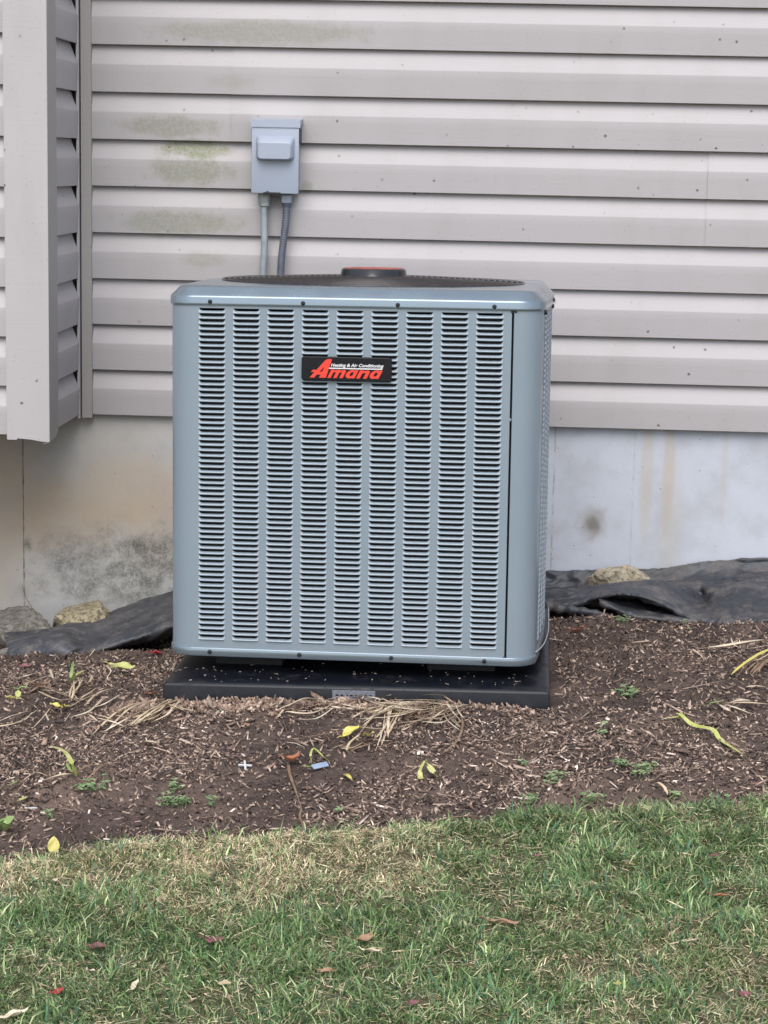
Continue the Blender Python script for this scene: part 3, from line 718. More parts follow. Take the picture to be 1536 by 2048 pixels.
# badge
bd = empty('badge', (0, 0, 0), ac)
bl = colx[3]+0.0005; br_ = bl+0.1795; bz0, bz1 = 0.5672, 0.6150
bl -= 0.0
rings = []
for dd, ins in ((0.0, 0.0), (0.0050, 0.0), (0.0062, 0.0006), (0.0068, 0.0018)):
    rings.append([(x, yF-0.0035-dd, y) for x, y, _ in rrect(bl+ins, br_-ins, bz0+ins, bz1-ins, 0.0055-ins*0.5, 0)])
q = MB(); q.loft(rings); q.add(rings[-1], [tuple(range(len(rings[-1])))]); q.build('plate', M_BADGE, bd, True, 35)
yT = yF-0.0035-0.0068
def text_mesh(txt, size, shear, offset, extrude):
    cu = bpy.data.curves.new('t', 'FONT'); cu.body = txt; cu.size = size; cu.shear = shear; cu.offset = offset; cu.extrude = extrude; cu.space_character = 1.0; cu.resolution_u = 3
    o = bpy.data.objects.new('t', cu); C.objects.link(o); dg = bpy.context.evaluated_depsgraph_get(); dg.update()
    me = bpy.data.meshes.new_from_object(o.evaluated_get(dg)); bpy.data.objects.remove(o); bpy.data.curves.remove(cu)
    v = np.array([x.co[:] for x in me.vertices]); fs = [tuple(p.vertices) for p in me.polygons]; bpy.data.meshes.remove(me)
    return v, fs
def place_text(name, v, fs, x0, x1, z0, z1, mat, thick=0.0008, lift=0.0001):
    mn, mx = v.min(0), v.max(0); s = np.array([(x1-x0)/(mx[0]-mn[0]), (z1-z0)/(mx[1]-mn[1])])
    vs = [(x0+(p[0]-mn[0])*s[0], yT-lift-(thick if p[2] > 0 else 0), z0+(p[1]-mn[1])*s[1]) for p in v]
    return mesh_obj(name, vs, fs, mat, bd)
# heavy italic word drawn as polygons in a grid of its own (units: x-height = 10)
def shear_pts(pts, sh=0.42): return [(x+y*sh, y) for x, y in pts]
def arc(cx, cy, rx, ry, a0, a1, n=8): return [(cx+rx*math.cos(math.radians(a0+(a1-a0)*i/n)), cy+ry*math.sin(math.radians(a0+(a1-a0)*i/n))) for i in range(n+1)]
def poly_prism(polys, x0, z0, k, name, mat, th=0.0009, lift=0.0001):
    b = MB()
    for outer, holes in polys:
        cu = bpy.data.curves.new('s', 'CURVE'); cu.dimensions = '2D'; cu.fill_mode = 'BOTH'; cu.extrude = 0.5
        for lp in [outer]+holes:
            spn = cu.splines.new('POLY'); spn.points.add(len(lp)-1); spn.use_cyclic_u = True
            for i, (x, y) in enumerate(shear_pts(lp)): spn.points[i].co = (x, y, 0, 1)
        o = bpy.data.objects.new('s', cu); C.objects.link(o); dg = bpy.context.evaluated_depsgraph_get(); dg.update()
        me = bpy.data.meshes.new_from_object(o.evaluated_get(dg)); bpy.data.objects.remove(o); bpy.data.curves.remove(cu)
        b.add([(x0+v_.co.x*k*1.20, yT-lift-(th if v_.co.z > 0 else 0), z0+v_.co.y*k) for v_ in me.vertices], [tuple(p.vertices) for p in me.polygons]); bpy.data.meshes.remove(me)
    return b.build(name, mat, bd)
def glyph_n(x, w=9.5):    # heavy lower-case n
    st = 3.6
    return [([(x, 0), (x+st, 0), (x+st, 6.0)]+arc(x+w-st-1.2, 5.2, 1.2, 1.8, 130, 0, 5)+[(x+w-st, 0), (x+w, 0), (x+w, 6.4)]+arc(x+w-3.2, 6.6, 3.2, 3.4, 0, 80, 5)+[(x+st+0.6, 8.9), (x+st, 10), (x, 10)], [])]
def glyph_m(x):
    st = 3.4; w = 15.5; m0 = x+6.05
    return [([(x, 0), (x+st, 0), (x+st, 6.2), (x+st+1.3, 7.2), (m0, 6.4), (m0, 0), (m0+st, 0), (m0+st, 6.2), (m0+st+1.3, 7.2), (x+w-st, 6.4), (x+w-st, 0), (x+w, 0), (x+w, 7.2)]+arc(x+w-2.8, 7.2, 2.8, 2.8, 0, 90, 5)+[(m0+st+0.9, 8.8), (m0+st-1.2, 10), (x+st+1.6, 9.6), (x+st, 8.6), (x+st, 10), (x, 10)], [])]
def glyph_a(x):
    return [([(x+10.6, 0), (x+10.6, 10), (x+7.4, 10), (x+7.2, 9.2)]+arc(x+4.9, 5.0, 4.9, 5.2, 75, 285, 10)+[(x+7.2, 0.9), (x+7.4, 0)], [arc(x+5.6, 5.0, 1.7, 2.5, 0, 330, 9)])]
k_ = 0.00165
bigA = [([(-1.2, 0), (3.6, 0), (4.6, 3.6), (8.6, 3.6), (8.2, 0), (15.2, 0), (12.2, 21.0), (11.4, 22.5), (7.4, 22.5), (5.8, 21.2), (1.9, 9.4), (-1.8, 9.4), (-2.8, 6.6), (0.9, 6.6)], [[(5.8, 7.2), (8.4, 7.2), (8.5, 12.0), (7.9, 12.4)]])]
word = bigA+[p for p in glyph_m(16.6)]+glyph_a(33.4)+glyph_n(45.6, 10.6)+glyph_a(57.5)
pr = poly_prism(word, bl+0.0190, bz0+0.0060, k_, 'lettering', M_RED)
v_, f_ = text_mesh('Heating & Air Conditioning', 1.0, 0.25, 0.028, 0.5)
place_text('lettering', v_, f_, bl+0.0590, bl+0.1640, bz0+0.0264, bz0+0.0348, M_WHITE)
q = MB(); q.box(bl+0.0550, bl+0.1610, yT-0.0006, yT-0.00005, bz0+0.0240, bz0+0.0263); q.build('underline', M_WHITE, bd)

# thin wire bowing out beside the lower right corner
pw = [at(1097, 1215, -0.78), at(1097.5, 1250, -0.85), at(1095, 1268, -0.92), at(1088, 1287, -1.0), at(1078, 1299, -1.05), at(1071, 1304, -1.06)]
wo_ = MB().tube(smooth_path([Vector(p) for p in pw], 6), 0.0011, 6).build('wire', M_WIRE, None, True)
tag(wo_, 'thin grey wire bowing out beside the lower right corner of the air conditioner', 'wire')

# ------------------------------------------------------------------ black ground sheet by the wall
def cr(a, t):                          # catmull-rom through control rows
    n = len(a); x = t*(n-1); i = min(int(x), n-2); u = x-i
    p0, p1, p2, p3 = a[max(i-1, 0)], a[i], a[i+1], a[min(i+2, n-1)]
    return 0.5*((2*p1)+(p2-p0)*u+(2*p0-5*p1+4*p2-p3)*u*u+(3*p1-p0-3*p2+p3)*u**3)
def drape(name, rows, mat, nu=170, nv=70, wr=0.004, seed=0, parent=None, fine=0.005):
    g = np.array([[p if len(p) == 3 and abs(p[0]) < 5 else at(*p) for p in r] for r in rows], float)
    cols = np.array([[cr(g[r], u) for u in np.linspace(0, 1, nu)] for r in range(len(g))])
    P = np.array([[cr(cols[:, k], t) for k in range(nu)] for t in np.linspace(0, 1, nv)])
    dx = np.gradient(P, axis=1); dy = np.gradient(P, axis=0); N = np.cross(dx, dy); N /= np.linalg.norm(N, axis=-1, keepdims=True)+1e-9
    s = P[..., 0]; t = np.cumsum(np.linalg.norm(dy, axis=-1), axis=0)
    rot = s*0.8+t*0.9
    h = wr*(fbm(s+0.3*t, t, 9, seed, 3)-0.5)*2 - fine*(1-np.minimum(1, np.abs(fbm(rot, t-s*0.5, 13, seed+4, 2)-0.5)*9)) + fine*0.5*(np.abs(fbm(rot+t, t*1.5-s*0.3, 38, seed+6, 3)-0.5)*4-0.6)
    P = P+N*h[..., None]
    i = np.arange((nv-1)*(nu-1)); a = (i//(nu-1))*nu+i % (nu-1)
    o = fast_mesh(name, P.reshape(-1, 3), np.stack([a, a+1, a+nu+1, a+nu], -1), mat, parent, True)
    md = o.modifiers.new('thickness', 'SOLIDIFY'); md.thickness = 0.0022
    return o
shL = drape('ground_sheet', [
    [(8, 1273, -.30), (55, 1267, -.28), (112, 1258, -.24), (185, 1243, -.16), (240, 1217, -.08), (300, 1197, -.03), (345, 1184, -.02), (430, 1168, -.02)],
    [(10, 1279, -.35), (60, 1273, -.34), (116, 1262, -.32), (185, 1252, -.25), (240, 1236, -.20), (300, 1218, -.17), (345, 1206, -.17), (430, 1190, -.17)],
    [(13, 1287, -.41), (62, 1280, -.45), (118, 1267, -.44), (172, 1282, -.40), (240, 1260, -.38), (300, 1241, -.40), (345, 1226, -.40), (430, 1208, -.4)],
    [(17, 1301, -.47), (60, 1294, -.52), (125, 1288, -.55), (178, 1296, -.49), (240, 1277, -.49), (300, 1259, -.50), (345, 1243, -.50), (430, 1225, -.5)],
    [(20, 1309, -.50), (62, 1308, -.54), (130, 1310, -.57), (182, 1303, -.53), (240, 1287, -.52), (300, 1270, -.52), (345, 1253, -.53), (430, 1235, -.53)],
    [(22, 1313, -.50), (64, 1313, -.53), (132, 1315, -.55), (186, 1309, -.51), (242, 1295, -.49), (302, 1276, -.48), (347, 1259, -.49), (432, 1240, -.49)]],
    M_SHEET, seed=3, wr=0.004)
tag(shL, 'crumpled black plastic ground sheet left of the air conditioner below the mouldy concrete', 'plastic sheet')
shR = drape('ground_sheet', [
    [(1060, 1144, -.006), (1150, 1142, -.006), (1204, 1140, -.006), (1262, 1139, -.006), (1328, 1137, -.006), (1398, 1126, -.006), (1460, 1121, -.006), (1540, 1117, -.006), (1660, 1112, -.006)],
    [(1060, 1178, -.03), (1150, 1176, -.03), (1204, 1174, -.03), (1262, 1172, -.03), (1328, 1168, -.03), (1398, 1152, -.03), (1460, 1146, -.03), (1540, 1142, -.03), (1660, 1138, -.03)],
    [(1060, 1187, -.09), (1150, 1184, -.09), (1204, 1178, -.09), (1262, 1176, -.09), (1320, 1172, -.09), (1398, 1166, -.09), (1460, 1160, -.09), (1540, 1156, -.09), (1660, 1150, -.09)],
    [(1060, 1186, -.15), (1150, 1182, -.15), (1204, 1173, -.15), (1262, 1168, -.15), (1320, 1167, -.15), (1395, 1172, -.14), (1430, 1176, -.16), (1540, 1172, -.15), (1660, 1165, -.15)],
    [(1060, 1194, -.20), (1150, 1189, -.20), (1200, 1180, -.21), (1262, 1175, -.23), (1320, 1184, -.22), (1400, 1196, -.16), (1438, 1190, -.22), (1540, 1196, -.22), (1660, 1190, -.22)],
    [(1060, 1203, -.23), (1150, 1199, -.23), (1194, 1190, -.25), (1250, 1184, -.27), (1316, 1196, -.28), (1395, 1228, -.27), (1452, 1214, -.30), (1540, 1224, -.30), (1660, 1215, -.30)],
    [(1060, 1211, -.25), (1150, 1207, -.25), (1190, 1196, -.26), (1246, 1189, -.29), (1306, 1200, -.31), (1385, 1236, -.32), (1460, 1246, -.35), (1540, 1238, -.36), (1660, 1230, -.36)],
    [(1060, 1216, -.25), (1150, 1212, -.25), (1192, 1199, -.24), (1246, 1192, -.27), (1306, 1204, -.29), (1385, 1241, -.31), (1462, 1253, -.35), (1540, 1244, -.36), (1660, 1236, -.36)]],
    M_SHEET, nu=240, nv=90, seed=11, wr=0.005, fine=0.006)
tag(shR, 'black plastic ground sheet folded along the wall right of the air conditioner', 'plastic sheet')
fl = drape('lower_fold', [
    [(1188, 1199, -.12), (1240, 1200, -.12), (1293, 1206, -.12), (1350, 1222, -.12), (1440, 1238, -.12)],
    [(1192, 1196, -.20), (1244, 1203, -.19), (1298, 1213, -.19), (1350, 1226, -.2), (1440, 1242, -.2)],
    [(1196, 1197, -.25), (1250, 1213, -.26), (1305, 1224, -.27), (1360, 1234, -.28), (1440, 1246, -.28)],
    [(1199, 1203, -.28), (1255, 1226, -.31), (1308, 1235, -.32), (1365, 1242, -.33), (1440, 1249, -.32)],
    [(1204, 1210, -.28), (1260, 1234, -.31), (1312, 1241, -.32), (1368, 1247, -.33), (1440, 1253, -.32)]],
    M_SHEETD, nu=60, nv=30, seed=19, wr=0.003, parent=shR)
tube_pts = [Vector(at(*p)) for p in ((1040, 1207, -.22), (1085, 1211, -.25), (1120, 1217, -.27), (1160, 1222, -.28), (1200, 1228, -.285), (1228, 1236, -.285))]
q = MB(); tp = smooth_path(tube_pts, 8); q.tube(tp, [max(0.002, 0.015*(1-0.75*(i/len(tp))**1.5)*(1+0.2*math.sin(i*1.3))) for i in range(len(tp))], 12); q.build('rolled_edge', M_SHEETD, shR, True)

# ------------------------------------------------------------------ stones
def stone(px, py, Y, sx, sy, sz, mat, label, seed, extra=(), rot=None):
    bm = bmesh.new(); bmesh.ops.create_icosphere(bm, subdivisions=5, radius=1.0); rs = np.random.default_rng(seed)
    planes = [(Vector(rs.normal(size=3)).normalized(), 0.50+0.30*rs.random()) for _ in range(16)]+[(Vector(e[:3]).normalized(), e[3]) for e in extra]
    for v in bm.verts:
        p = v.co.copy()
        for nrm, d in planes:
            e = p.dot(nrm)
            if e > d: p -= nrm*(e-d)*0.92
        p *= 1+0.16*(float(fbm(p.x*2+5, p.y*2+p.z*3, 2.5, seed))-0.5)+0.10*(float(fbm(p.x+9+p.y, p.y-p.z*2, 11, seed+2))-0.5)
        v.co = Vector((p.x*sx, p.y*sy, p.z*sz))
    me = bpy.data.meshes.new('stone'); bm.to_mesh(me); bm.free()
    o = link('stone', me, mat, None, True); me.set_sharp_from_angle(angle=math.radians(32))
    c = at(px, py, Y); o.location = [float(t) for t in c]; o.rotation_euler = rot or (0.1, 0.08, seed*1.3)
    return tag(o, label, 'stone', 'stones at the foot of the wall')
stone(154, 1243, -0.15, 0.098, 0.08, 0.066, M_STONE_A, 'tan mossy stone between the black sheet and the concrete, left side', 4)
stone(42, 1266, -0.20, 0.115, 0.09, 0.062, M_STONE_B, 'grey rough stone at the left edge beside the black sheet', 9)
stone(-90, 1262, -0.2, 0.09, 0.07, 0.05, M_STONE_B, 'grey stone just beyond the left edge of the photo by the wall', 12)
stone(1258, 1167, -0.075, 0.105, 0.050, 0.078, M_STONE_C, 'pale pointed stone sitting in the black sheet on the right', 23, ((-0.30, -0.1, 1, 0.52), (0.75, -0.1, 1, 0.42), (0, -1, 0.2, 0.6)), (0, 0.02, 0.05))
stone(8, 1306, -0.47, 0.03, 0.03, 0.014, M_STONE_B, 'small flat grey stone at the left tip of the black sheet', 31)

# ------------------------------------------------------------------ mulch
EDGE_FINE = True
def in_pad(x, y): 
    lx = (x+0.608); ly = (y+1.158)
    return (lx > -0.0) & (lx < 0.80) & (ly > 0.0-0.03*lx) & (ly < 0.8)
def scatter(n, x0, x1, y0, y1, dens, seed):
    rs = np.random.default_rng(seed); X = rs.uniform(x0, x1, n); Y = rs.uniform(y0, y1, n)
    keep = rs.random(n) < dens(X, Y); return X[keep], Y[keep], rs
def bed_density(X, Y):
    d = np.clip((fbm(X, Y, 3.6, 41, 4)-0.36)*3.2, 0.12, 1)*(0.45+0.55*(fbm(X, Y, 22, 45, 2) > 0.42))
    d = d*(Y > edge_y(X)-0.01)*(~in_pad(X, Y))*(Y < -0.28)
    d = d*np.where(Y > -0.75, 0.4, 1.0)
    return d
def chips(name, X, Y, rs, L, Wd, T, cols, label, zoff=0.0, tilt=0.35, zf=None):
    n = len(X); a = rs.uniform(0, 2*np.pi, n); l = L*rs.lognormal(0, 0.55, n); w_ = Wd*rs.lognormal(0, 0.35, n); t_ = T*rs.uniform(0.6, 1.5, n)
    tp, tr_ = rs.normal(0, tilt, n), rs.normal(0, tilt, n)
    # eight corners, ends pinched unevenly
    base = np.array([(-1, -1, -1), (1, -1, -1), (1, 1, -1), (-1, 1, -1), (-1, -1, 1), (1, -1, 1), (1, 1, 1), (-1, 1, 1)], float)*0.5
    V = np.repeat(base[None], n, 0); e1 = rs.uniform(0.15, 1, (n, 1)); e2 = rs.uniform(0.15, 1, (n, 1))
    left = base[:, 0] < 0
    V[:, left, 1] *= e1; V[:, ~left, 1] *= e2
    V += rs.normal(0, 0.07, V.shape)
    V[..., 0] *= l[:, None]; V[..., 1] *= w_[:, None]; V[..., 2] *= t_[:, None]
    V[..., 2] += V[..., 0]*np.tan(np.clip(tp, -0.9, 0.9))[:, None] + V[..., 1]*np.tan(np.clip(tr_, -0.9, 0.9))[:, None]
    ca, sa = np.cos(a)[:, None], np.sin(a)[:, None]
    x = V[..., 0]*ca-V[..., 1]*sa+X[:, None]; y = V[..., 0]*sa+V[..., 1]*ca+Y[:, None]
    z = V[..., 2]+((zf or gz)(X, Y)+zoff+rs.uniform(-0.001, 0.004, n))[:, None]
    P = np.stack([x, y, z], -1).reshape(-1, 3)
    fc = np.array([(0, 3, 2, 1), (4, 5, 6, 7), (0, 1, 5, 4), (2, 3, 7, 6), (0, 4, 7, 3), (1, 2, 6, 5)]); fcs = (np.arange(n)[:, None, None]*8+fc[None]).reshape(-1, 4)
    ci = rs.choice(len(cols), n, p=np.array([c[1] for c in cols])/sum(c[1] for c in cols)); col = np.array([c[0] for c in cols])[ci]*rs.uniform(0.7, 1.3, (n, 1))
    o = fast_mesh(name, P, fcs, M_CHIP, None, False, np.repeat(col, 8, 0))
    return tag(o, label, 'mulch', kind='stuff')
COLS = [((0.21, 0.148, 0.115), 0.33), ((0.32, 0.235, 0.185), 0.23), ((0.09, 0.064, 0.053), 0.26), ((0.46, 0.35, 0.275), 0.12), ((0.70, 0.58, 0.48), 0.06)]
X, Y, rs = scatter(115000, -1.8, 1.6, -2.4, -0.28, bed_density, 5)
chips('bark_mulch', X, Y, rs, 0.0092, 0.0037, 0.0019, COLS, 'brown shredded bark mulch covering the bed between pad and lawn')
X, Y, rs = scatter(120000, -1.8, 1.6, -2.4, -0.2, lambda x, y: np.clip(bed_density(x, y)+0.28*(y > edge_y(x)-0.01)*(~in_pad(x, y)), 0, 1), 6)
chips('soil_crumbs', X, Y, rs, 0.0050, 0.0038, 0.0028, [((0.065, 0.047, 0.040), 0.45), ((0.14, 0.100, 0.080), 0.33), ((0.36, 0.265, 0.205), 0.24)], 'dark crumbly soil and fine bark between the mulch pieces', tilt=0.6)
X, Y, rs = scatter(1700, -1.8, 1.6, -2.4, -0.28, bed_density, 16)
chips('bark_fibres', X, Y, rs, 0.030, 0.0018, 0.0012, [((0.33, 0.235, 0.18), 0.4), ((0.20, 0.135, 0.105), 0.3), ((0.55, 0.43, 0.33), 0.3)], 'long thin shredded bark fibres lying over the mulch', 0.003, 0.16)
X, Y, rs = scatter(1500, -1.8, 1.6, -2.4, -0.28, bed_density, 17)
chips('bark_pieces', X, Y, rs, 0.019, 0.0085, 0.0030, [((0.26, 0.175, 0.135), 0.4), ((0.14, 0.095, 0.078), 0.3), ((0.44, 0.33, 0.255), 0.3)], 'larger flat pieces of bark lying over the mulch', 0.002, 0.25)
# paler loose soil pushed up along the front of the pad
def front_d(x, y): return (y < -1.15+0.06*(x+0.6))*np.exp(-((y+1.18-0.05*(x+0.6))/0.055)**2)*np.clip(1.8*(fbm(x, y, 9, 91)-0.25), 0, 1)*np.clip((0.20-x)/0.15, 0, 1)
X, Y, rs = scatter(13000, -0.7, 0.28, -1.40, -1.12, front_d, 8)
chips('loose_soil', X, Y, rs, 0.0085, 0.0065, 0.0050, [((0.30, 0.21, 0.16), 0.45), ((0.21, 0.145, 0.11), 0.35), ((0.46, 0.35, 0.27), 0.2)], 'pale loose clods of soil along the front edge of the black pad', 0.001, 0.6)
X, Y, rs = scatter(500, -0.6, 0.16, -1.15, -0.4, lambda x, y: np.ones_like(x), 9)
M_pad = np.array(pad.matrix_world); inv = np.linalg.inv(M_pad)
def on_pad_z(x, y): # height of the tilted pad top
    n = M_pad[:3, 2]; p = M_pad[:3, 3]; return p[2]-((x-p[0])*n[0]+(y-p[1])*n[1])/n[2]
lx = (X+0.608); ok = (Y > -1.15-0.03*lx) & (rs.random(len(X)) < np.where(Y < -1.03, 1.0, 0.25))
X, Y = X[ok], Y[ok]
chips('crumbs_on_pad', X, Y, rs, 0.0042, 0.0024, 0.0012, [((0.20, 0.15, 0.12), 0.6), ((0.30, 0.25, 0.2), 0.4)], 'small crumbs of soil lying on top of the black pad', 0.0008, 0.1, on_pad_z)

# ------------------------------------------------------------------ grass
def grass(n, seed):
    rs = np.random.default_rng(seed)
    X = rs.uniform(-1.35, 1.25, n); Y = edge_y(X)-np.where(rs.random(n) < 0.02, rs.normal(0, 0.012, n), rs.uniform(-0.004, 1, n)*1.45)
    dd = edge_y(X)-Y
    clump = fbm(X, Y, 16, 51, 2); patch = fbm(X, Y, 3.1, 61, 3)
    keep = rs.random(n) < np.clip(0.45+1.8*(clump-0.30), 0.35, 1.0)*np.where(dd < 0.02, 0.6, 1)
    X, Y, dd, clump, patch = X[keep], Y[keep], dd[keep], clump[keep], patch[keep]; n = len(X)
    # dryness: straw-coloured band along the bed, thin patches lower right; green elsewhere
    dry = 0.37+2.8*(patch-0.5)+1.0*(fbm(X, Y, 12, 71, 2)-0.5)
    dry += 0.62*np.exp(-((X+0.22)/0.42)**2)*np.exp(-(dd/0.26)**2)
    dry += 0.25*np.exp(-((X+0.75)/0.25)**2)*np.exp(-((dd-0.05)/0.10)**2)
    dry -= 0.60*np.exp(-((X-0.42)/0.34)**2)*np.exp(-((dd-0.14)/0.28)**2)
    dry -= 0.40*np.exp(-((X+0.45)/0.30)**2)*np.exp(-((Y+2.22)/0.14)**2)
    dry += 0.45*np.exp(-((X-0.18)/0.17)**2)*np.exp(-((Y+2.22)/0.08)**2)
    dry += 0.30*np.exp(-((X-0.38)/0.2)**2)*np.exp(-((Y+2.12)/0.05)**2)
    dry = np.clip(dry, 0.04, 0.97)
    isdry = rs.random(n) < dry*0.86
    L = np.where(isdry, rs.uniform(0.010, 0.026, n), rs.uniform(0.012, 0.032, n))*(0.65+0.6*clump)
    Wd = np.where(isdry, rs.uniform(0.0009, 0.0017, n), rs.uniform(0.0010, 0.0024, n))
    big = (~isdry) & (rs.random(n) < 0.12*(clump > 0.5)+0.04); L = np.where(big, L*1.6, L); Wd = np.where(big, Wd*1.6, Wd)
    th = 2*np.pi*fbm(X, Y, 11, 81, 2)*2.2+rs.normal(0, 1.3, n)
    lean = np.where(isdry, rs.uniform(0.9, 1.52, n), rs.uniform(0.55, 1.50, n)); lean2 = np.clip(lean+rs.uniform(0.0, 0.8, n), 0, 1.75)
    dx, dy = np.cos(th), np.sin(th); phi = th+np.pi/2+rs.normal(0, 0.5, n); wx, wy = np.cos(phi)*Wd/2, np.sin(phi)*Wd/2
    Zb = lawn_z(X, Y)-0.003
    p0 = np.stack([X, Y, Zb], -1); h1, h2 = L*0.5, L*0.5
    p1 = p0+np.stack([dx*np.sin(lean)*h1, dy*np.sin(lean)*h1, np.cos(lean)*h1], -1)
    p2 = p1+np.stack([dx*np.sin(lean2)*h2, dy*np.sin(lean2)*h2, np.cos(lean2)*h2], -1)
    p1[:, 2] += rs.uniform(0, 0.008, n); p2[:, 2] += rs.uniform(0, 0.008, n)
    W3 = np.stack([wx, wy, np.zeros(n)], -1)
    P = np.stack([p0-W3, p0+W3, p1+W3*0.9, p1-W3*0.9, p2], 1).reshape(-1, 3)
    b = np.arange(n)[:, None]*5
    tri = np.concatenate([b+np.array([[0, 1, 2]]), b+np.array([[0, 2, 3]]), b+np.array([[3, 2, 4]])], 0)
    g = np.array([(0.100, 0.178, 0.060), (0.155, 0.245, 0.085), (0.070, 0.155, 0.085), (0.25, 0.34, 0.145), (0.43, 0.48, 0.25)])
    d = np.array([(0.78, 0.66, 0.42), (0.66, 0.53, 0.33), (0.88, 0.80, 0.56), (0.58, 0.55, 0.31), (0.60, 0.43, 0.31)])
    gc = g[rs.choice(5, n, p=(0.26, 0.26, 0.16, 0.2, 0.12))]; dc = d[rs.choice(5, n, p=(0.3, 0.25, 0.13, 0.2, 0.12))]
    col = np.where(isdry[:, None], dc, gc)*rs.lognormal(0, 0.28, (n, 1))
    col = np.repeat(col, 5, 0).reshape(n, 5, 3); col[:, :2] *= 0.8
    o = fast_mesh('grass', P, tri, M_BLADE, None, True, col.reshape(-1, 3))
    tag(o, 'short patchy grass, green and straw coloured, on the lawn in the foreground', 'grass', kind='stuff')
grass(380000, 77)


def thatch_d(X, Y): return (Y < edge_y(X)-0.004)*1.0
X, Y, rs = scatter(60000, -1.35, 1.25, -3.1, -1.5, lambda x, y: thatch_d(x, y)*(y > edge_y(x)-1.4), 15)
chips('thatch', X, Y, rs, 0.0135, 0.0012, 0.0007, [((0.34, 0.27, 0.17), 0.32), ((0.52, 0.43, 0.28), 0.26), ((0.15, 0.145, 0.075), 0.27), ((0.70, 0.61, 0.42), 0.15)], 'dead straw-coloured thatch lying between the grass blades', 0.003, 0.30, lawn_z)
# ------------------------------------------------------------------ fallen leaves, straw, weeds and scraps
def ribbon(name, pts, w_, mat, parent=None, fold=0.25, twist=0.0, prof=None, n=8):
    P = smooth_path([Vector([float(c) for c in p]) for p in pts], n); m = len(P); vs, fs = [], []
    for i, p in enumerate(P):
        t = (P[min(i+1, m-1)]-P[max(i-1, 0)]).normalized(); s = t.cross(Vector((0, 0, 1)))
        s = s.normalized() if s.length > 1e-4 else Vector((1, 0, 0)); u = s.cross(t).normalized(); f_ = i/(m-1)
        k = prof(f_) if prof else min(1, 4*f_+0.3)*min(1, 5*(1-f_)+0.05)
        a = twist*math.sin(f_*5+w_*900); s2 = s*math.cos(a)+u*math.sin(a); u2 = u*math.cos(a)-s*math.sin(a); hw = w_*0.5*k
        vs += [p-s2*hw+u2*hw*fold, p-u2*hw*fold*0.3, p+s2*hw+u2*hw*fold]
    for i in range(m-1):
        for j in range(2): fs.append((i*3+j, (i+1)*3+j, (i+1)*3+j+1, i*3+j+1))
    vs = [tuple(v_) for v_ in vs]
    return mesh_obj(name, vs, fs, mat, parent, True)
def rib_px(name, pix, w_, mat, label, cat='leaf', group=None, lift=0.006, **k):
    pts = [gp(p[0], p[1], lift+(p[2] if len(p) > 2 else 0)) for p in pix]
    base = Vector([float(c) for c in pts[0]])
    o = ribbon(name, [Vector([float(c) for c in p])-base for p in pts], w_, mat, None, **k); o.location = base
    return tag(o, label, cat, group)
lf_prof = lambda f_: math.sin(math.pi*min(1, max(0, f_))**0.8)**0.8+0.02
def broad(name, px, py, L, W2, ang, mat, label, lift=0.008, curl=0.3, up=0.0, group=None, f=None, cat='leaf', lobes=0):
    """a broad leaf lying on the ground: grid with folded midrib, curled ends"""
    nu, nv = 14, 7; vs, fs = [], []
    for i in range(nu+1):
        u_ = i/nu; ww = W2*0.5*(math.sin(math.pi*u_**0.85)**0.75 if 0 < u_ < 1 else 0.03)
        if lobes: ww *= 0.62+0.38*abs(math.sin(math.pi*lobes*u_))
        for j in range(nv):
            v_ = -1+2*j/(nv-1); x = (u_-0.5)*L; y = v_*ww
            z = abs(v_)*ww*0.45+curl*L*(u_-0.5)**2*1.4+0.05*L*math.sin(9*u_+3*v_)
            vs.append((x, y, z))
    for i in range(nu):
        for j in range(nv-1): a = i*nv+j; fs.append((a, a+nv, a+nv+1, a+1))
    q = MB(); q.add(vs, fs); q.tube([(-L*0.5, 0, curl*L*0.35), (-L*0.62, 0.002, curl*L*0.35+0.003), (-L*0.78, 0.004, curl*L*0.35+0.002)], 0.0009, 5)
    o = q.build(name, mat, None, True); p = gp(px, py, lift, f); o.location = [float(c) for c in p]; o.rotation_euler = (random.uniform(-0.3, 0.3), -up, math.radians(ang))
    return tag(o, label, cat, group)
LZ = lambda x, y: lawn_z(x, y)

# dried daylily clumps: one thing each, every withered leaf a part
def clump(label, leaves, px, py, group='withered plant clumps in the bed'):
    c = gp(px, py); e = tag(empty('withered_plant', c), label, 'dried plant', group); c = Vector([float(t) for t in c])
    for pix, w_, mat in leaves:
        pts = [Vector([float(t) for t in gp(p[0], p[1], 0.007+(p[2] if len(p) > 2 else 0))])-c for p in pix]
        ribbon('leaf', pts, w_, mat, e, fold=random.uniform(0.1, 0.6), twist=random.uniform(0, 0.5))
    return e
def sweep(x0, y0, x1, y1, n, sp0, sp1, lo=0.5, seed=1, mats=(M_STRAW, M_STRAW, M_STRAWP, M_STRAWD), w0=0.0018, w1=0.0046, arch=0.015):
    rs = random.Random(seed); out = []
    for i in range(n):
        a = (x0+rs.gauss(0, sp0), y0+rs.gauss(0, sp0*0.35)); t_ = rs.uniform(lo, 1.05)
        bx_ = a[0]+(x1-x0)*t_+rs.gauss(0, sp1); by = a[1]+(y1-y0)*t_+rs.gauss(0, sp1*0.4); s = rs.uniform(-0.15, 0.15)
        mx, my = (a[0]+bx_)/2-(by-a[1])*s, (a[1]+by)/2+(bx_-a[0])*s
        out.append(([(a[0], a[1], 0), (mx, my, rs.uniform(0, arch)), (bx_, by, 0.0)], rs.uniform(w0, w1), rs.choice(mats)))
    return out
clump('withered pale straw leaves fanned out left of the pad corner', sweep(350, 1398, 225, 1460, 24, 10, 14, seed=2)+sweep(330, 1405, 400, 1430, 4, 10, 10, seed=3), 335, 1402)
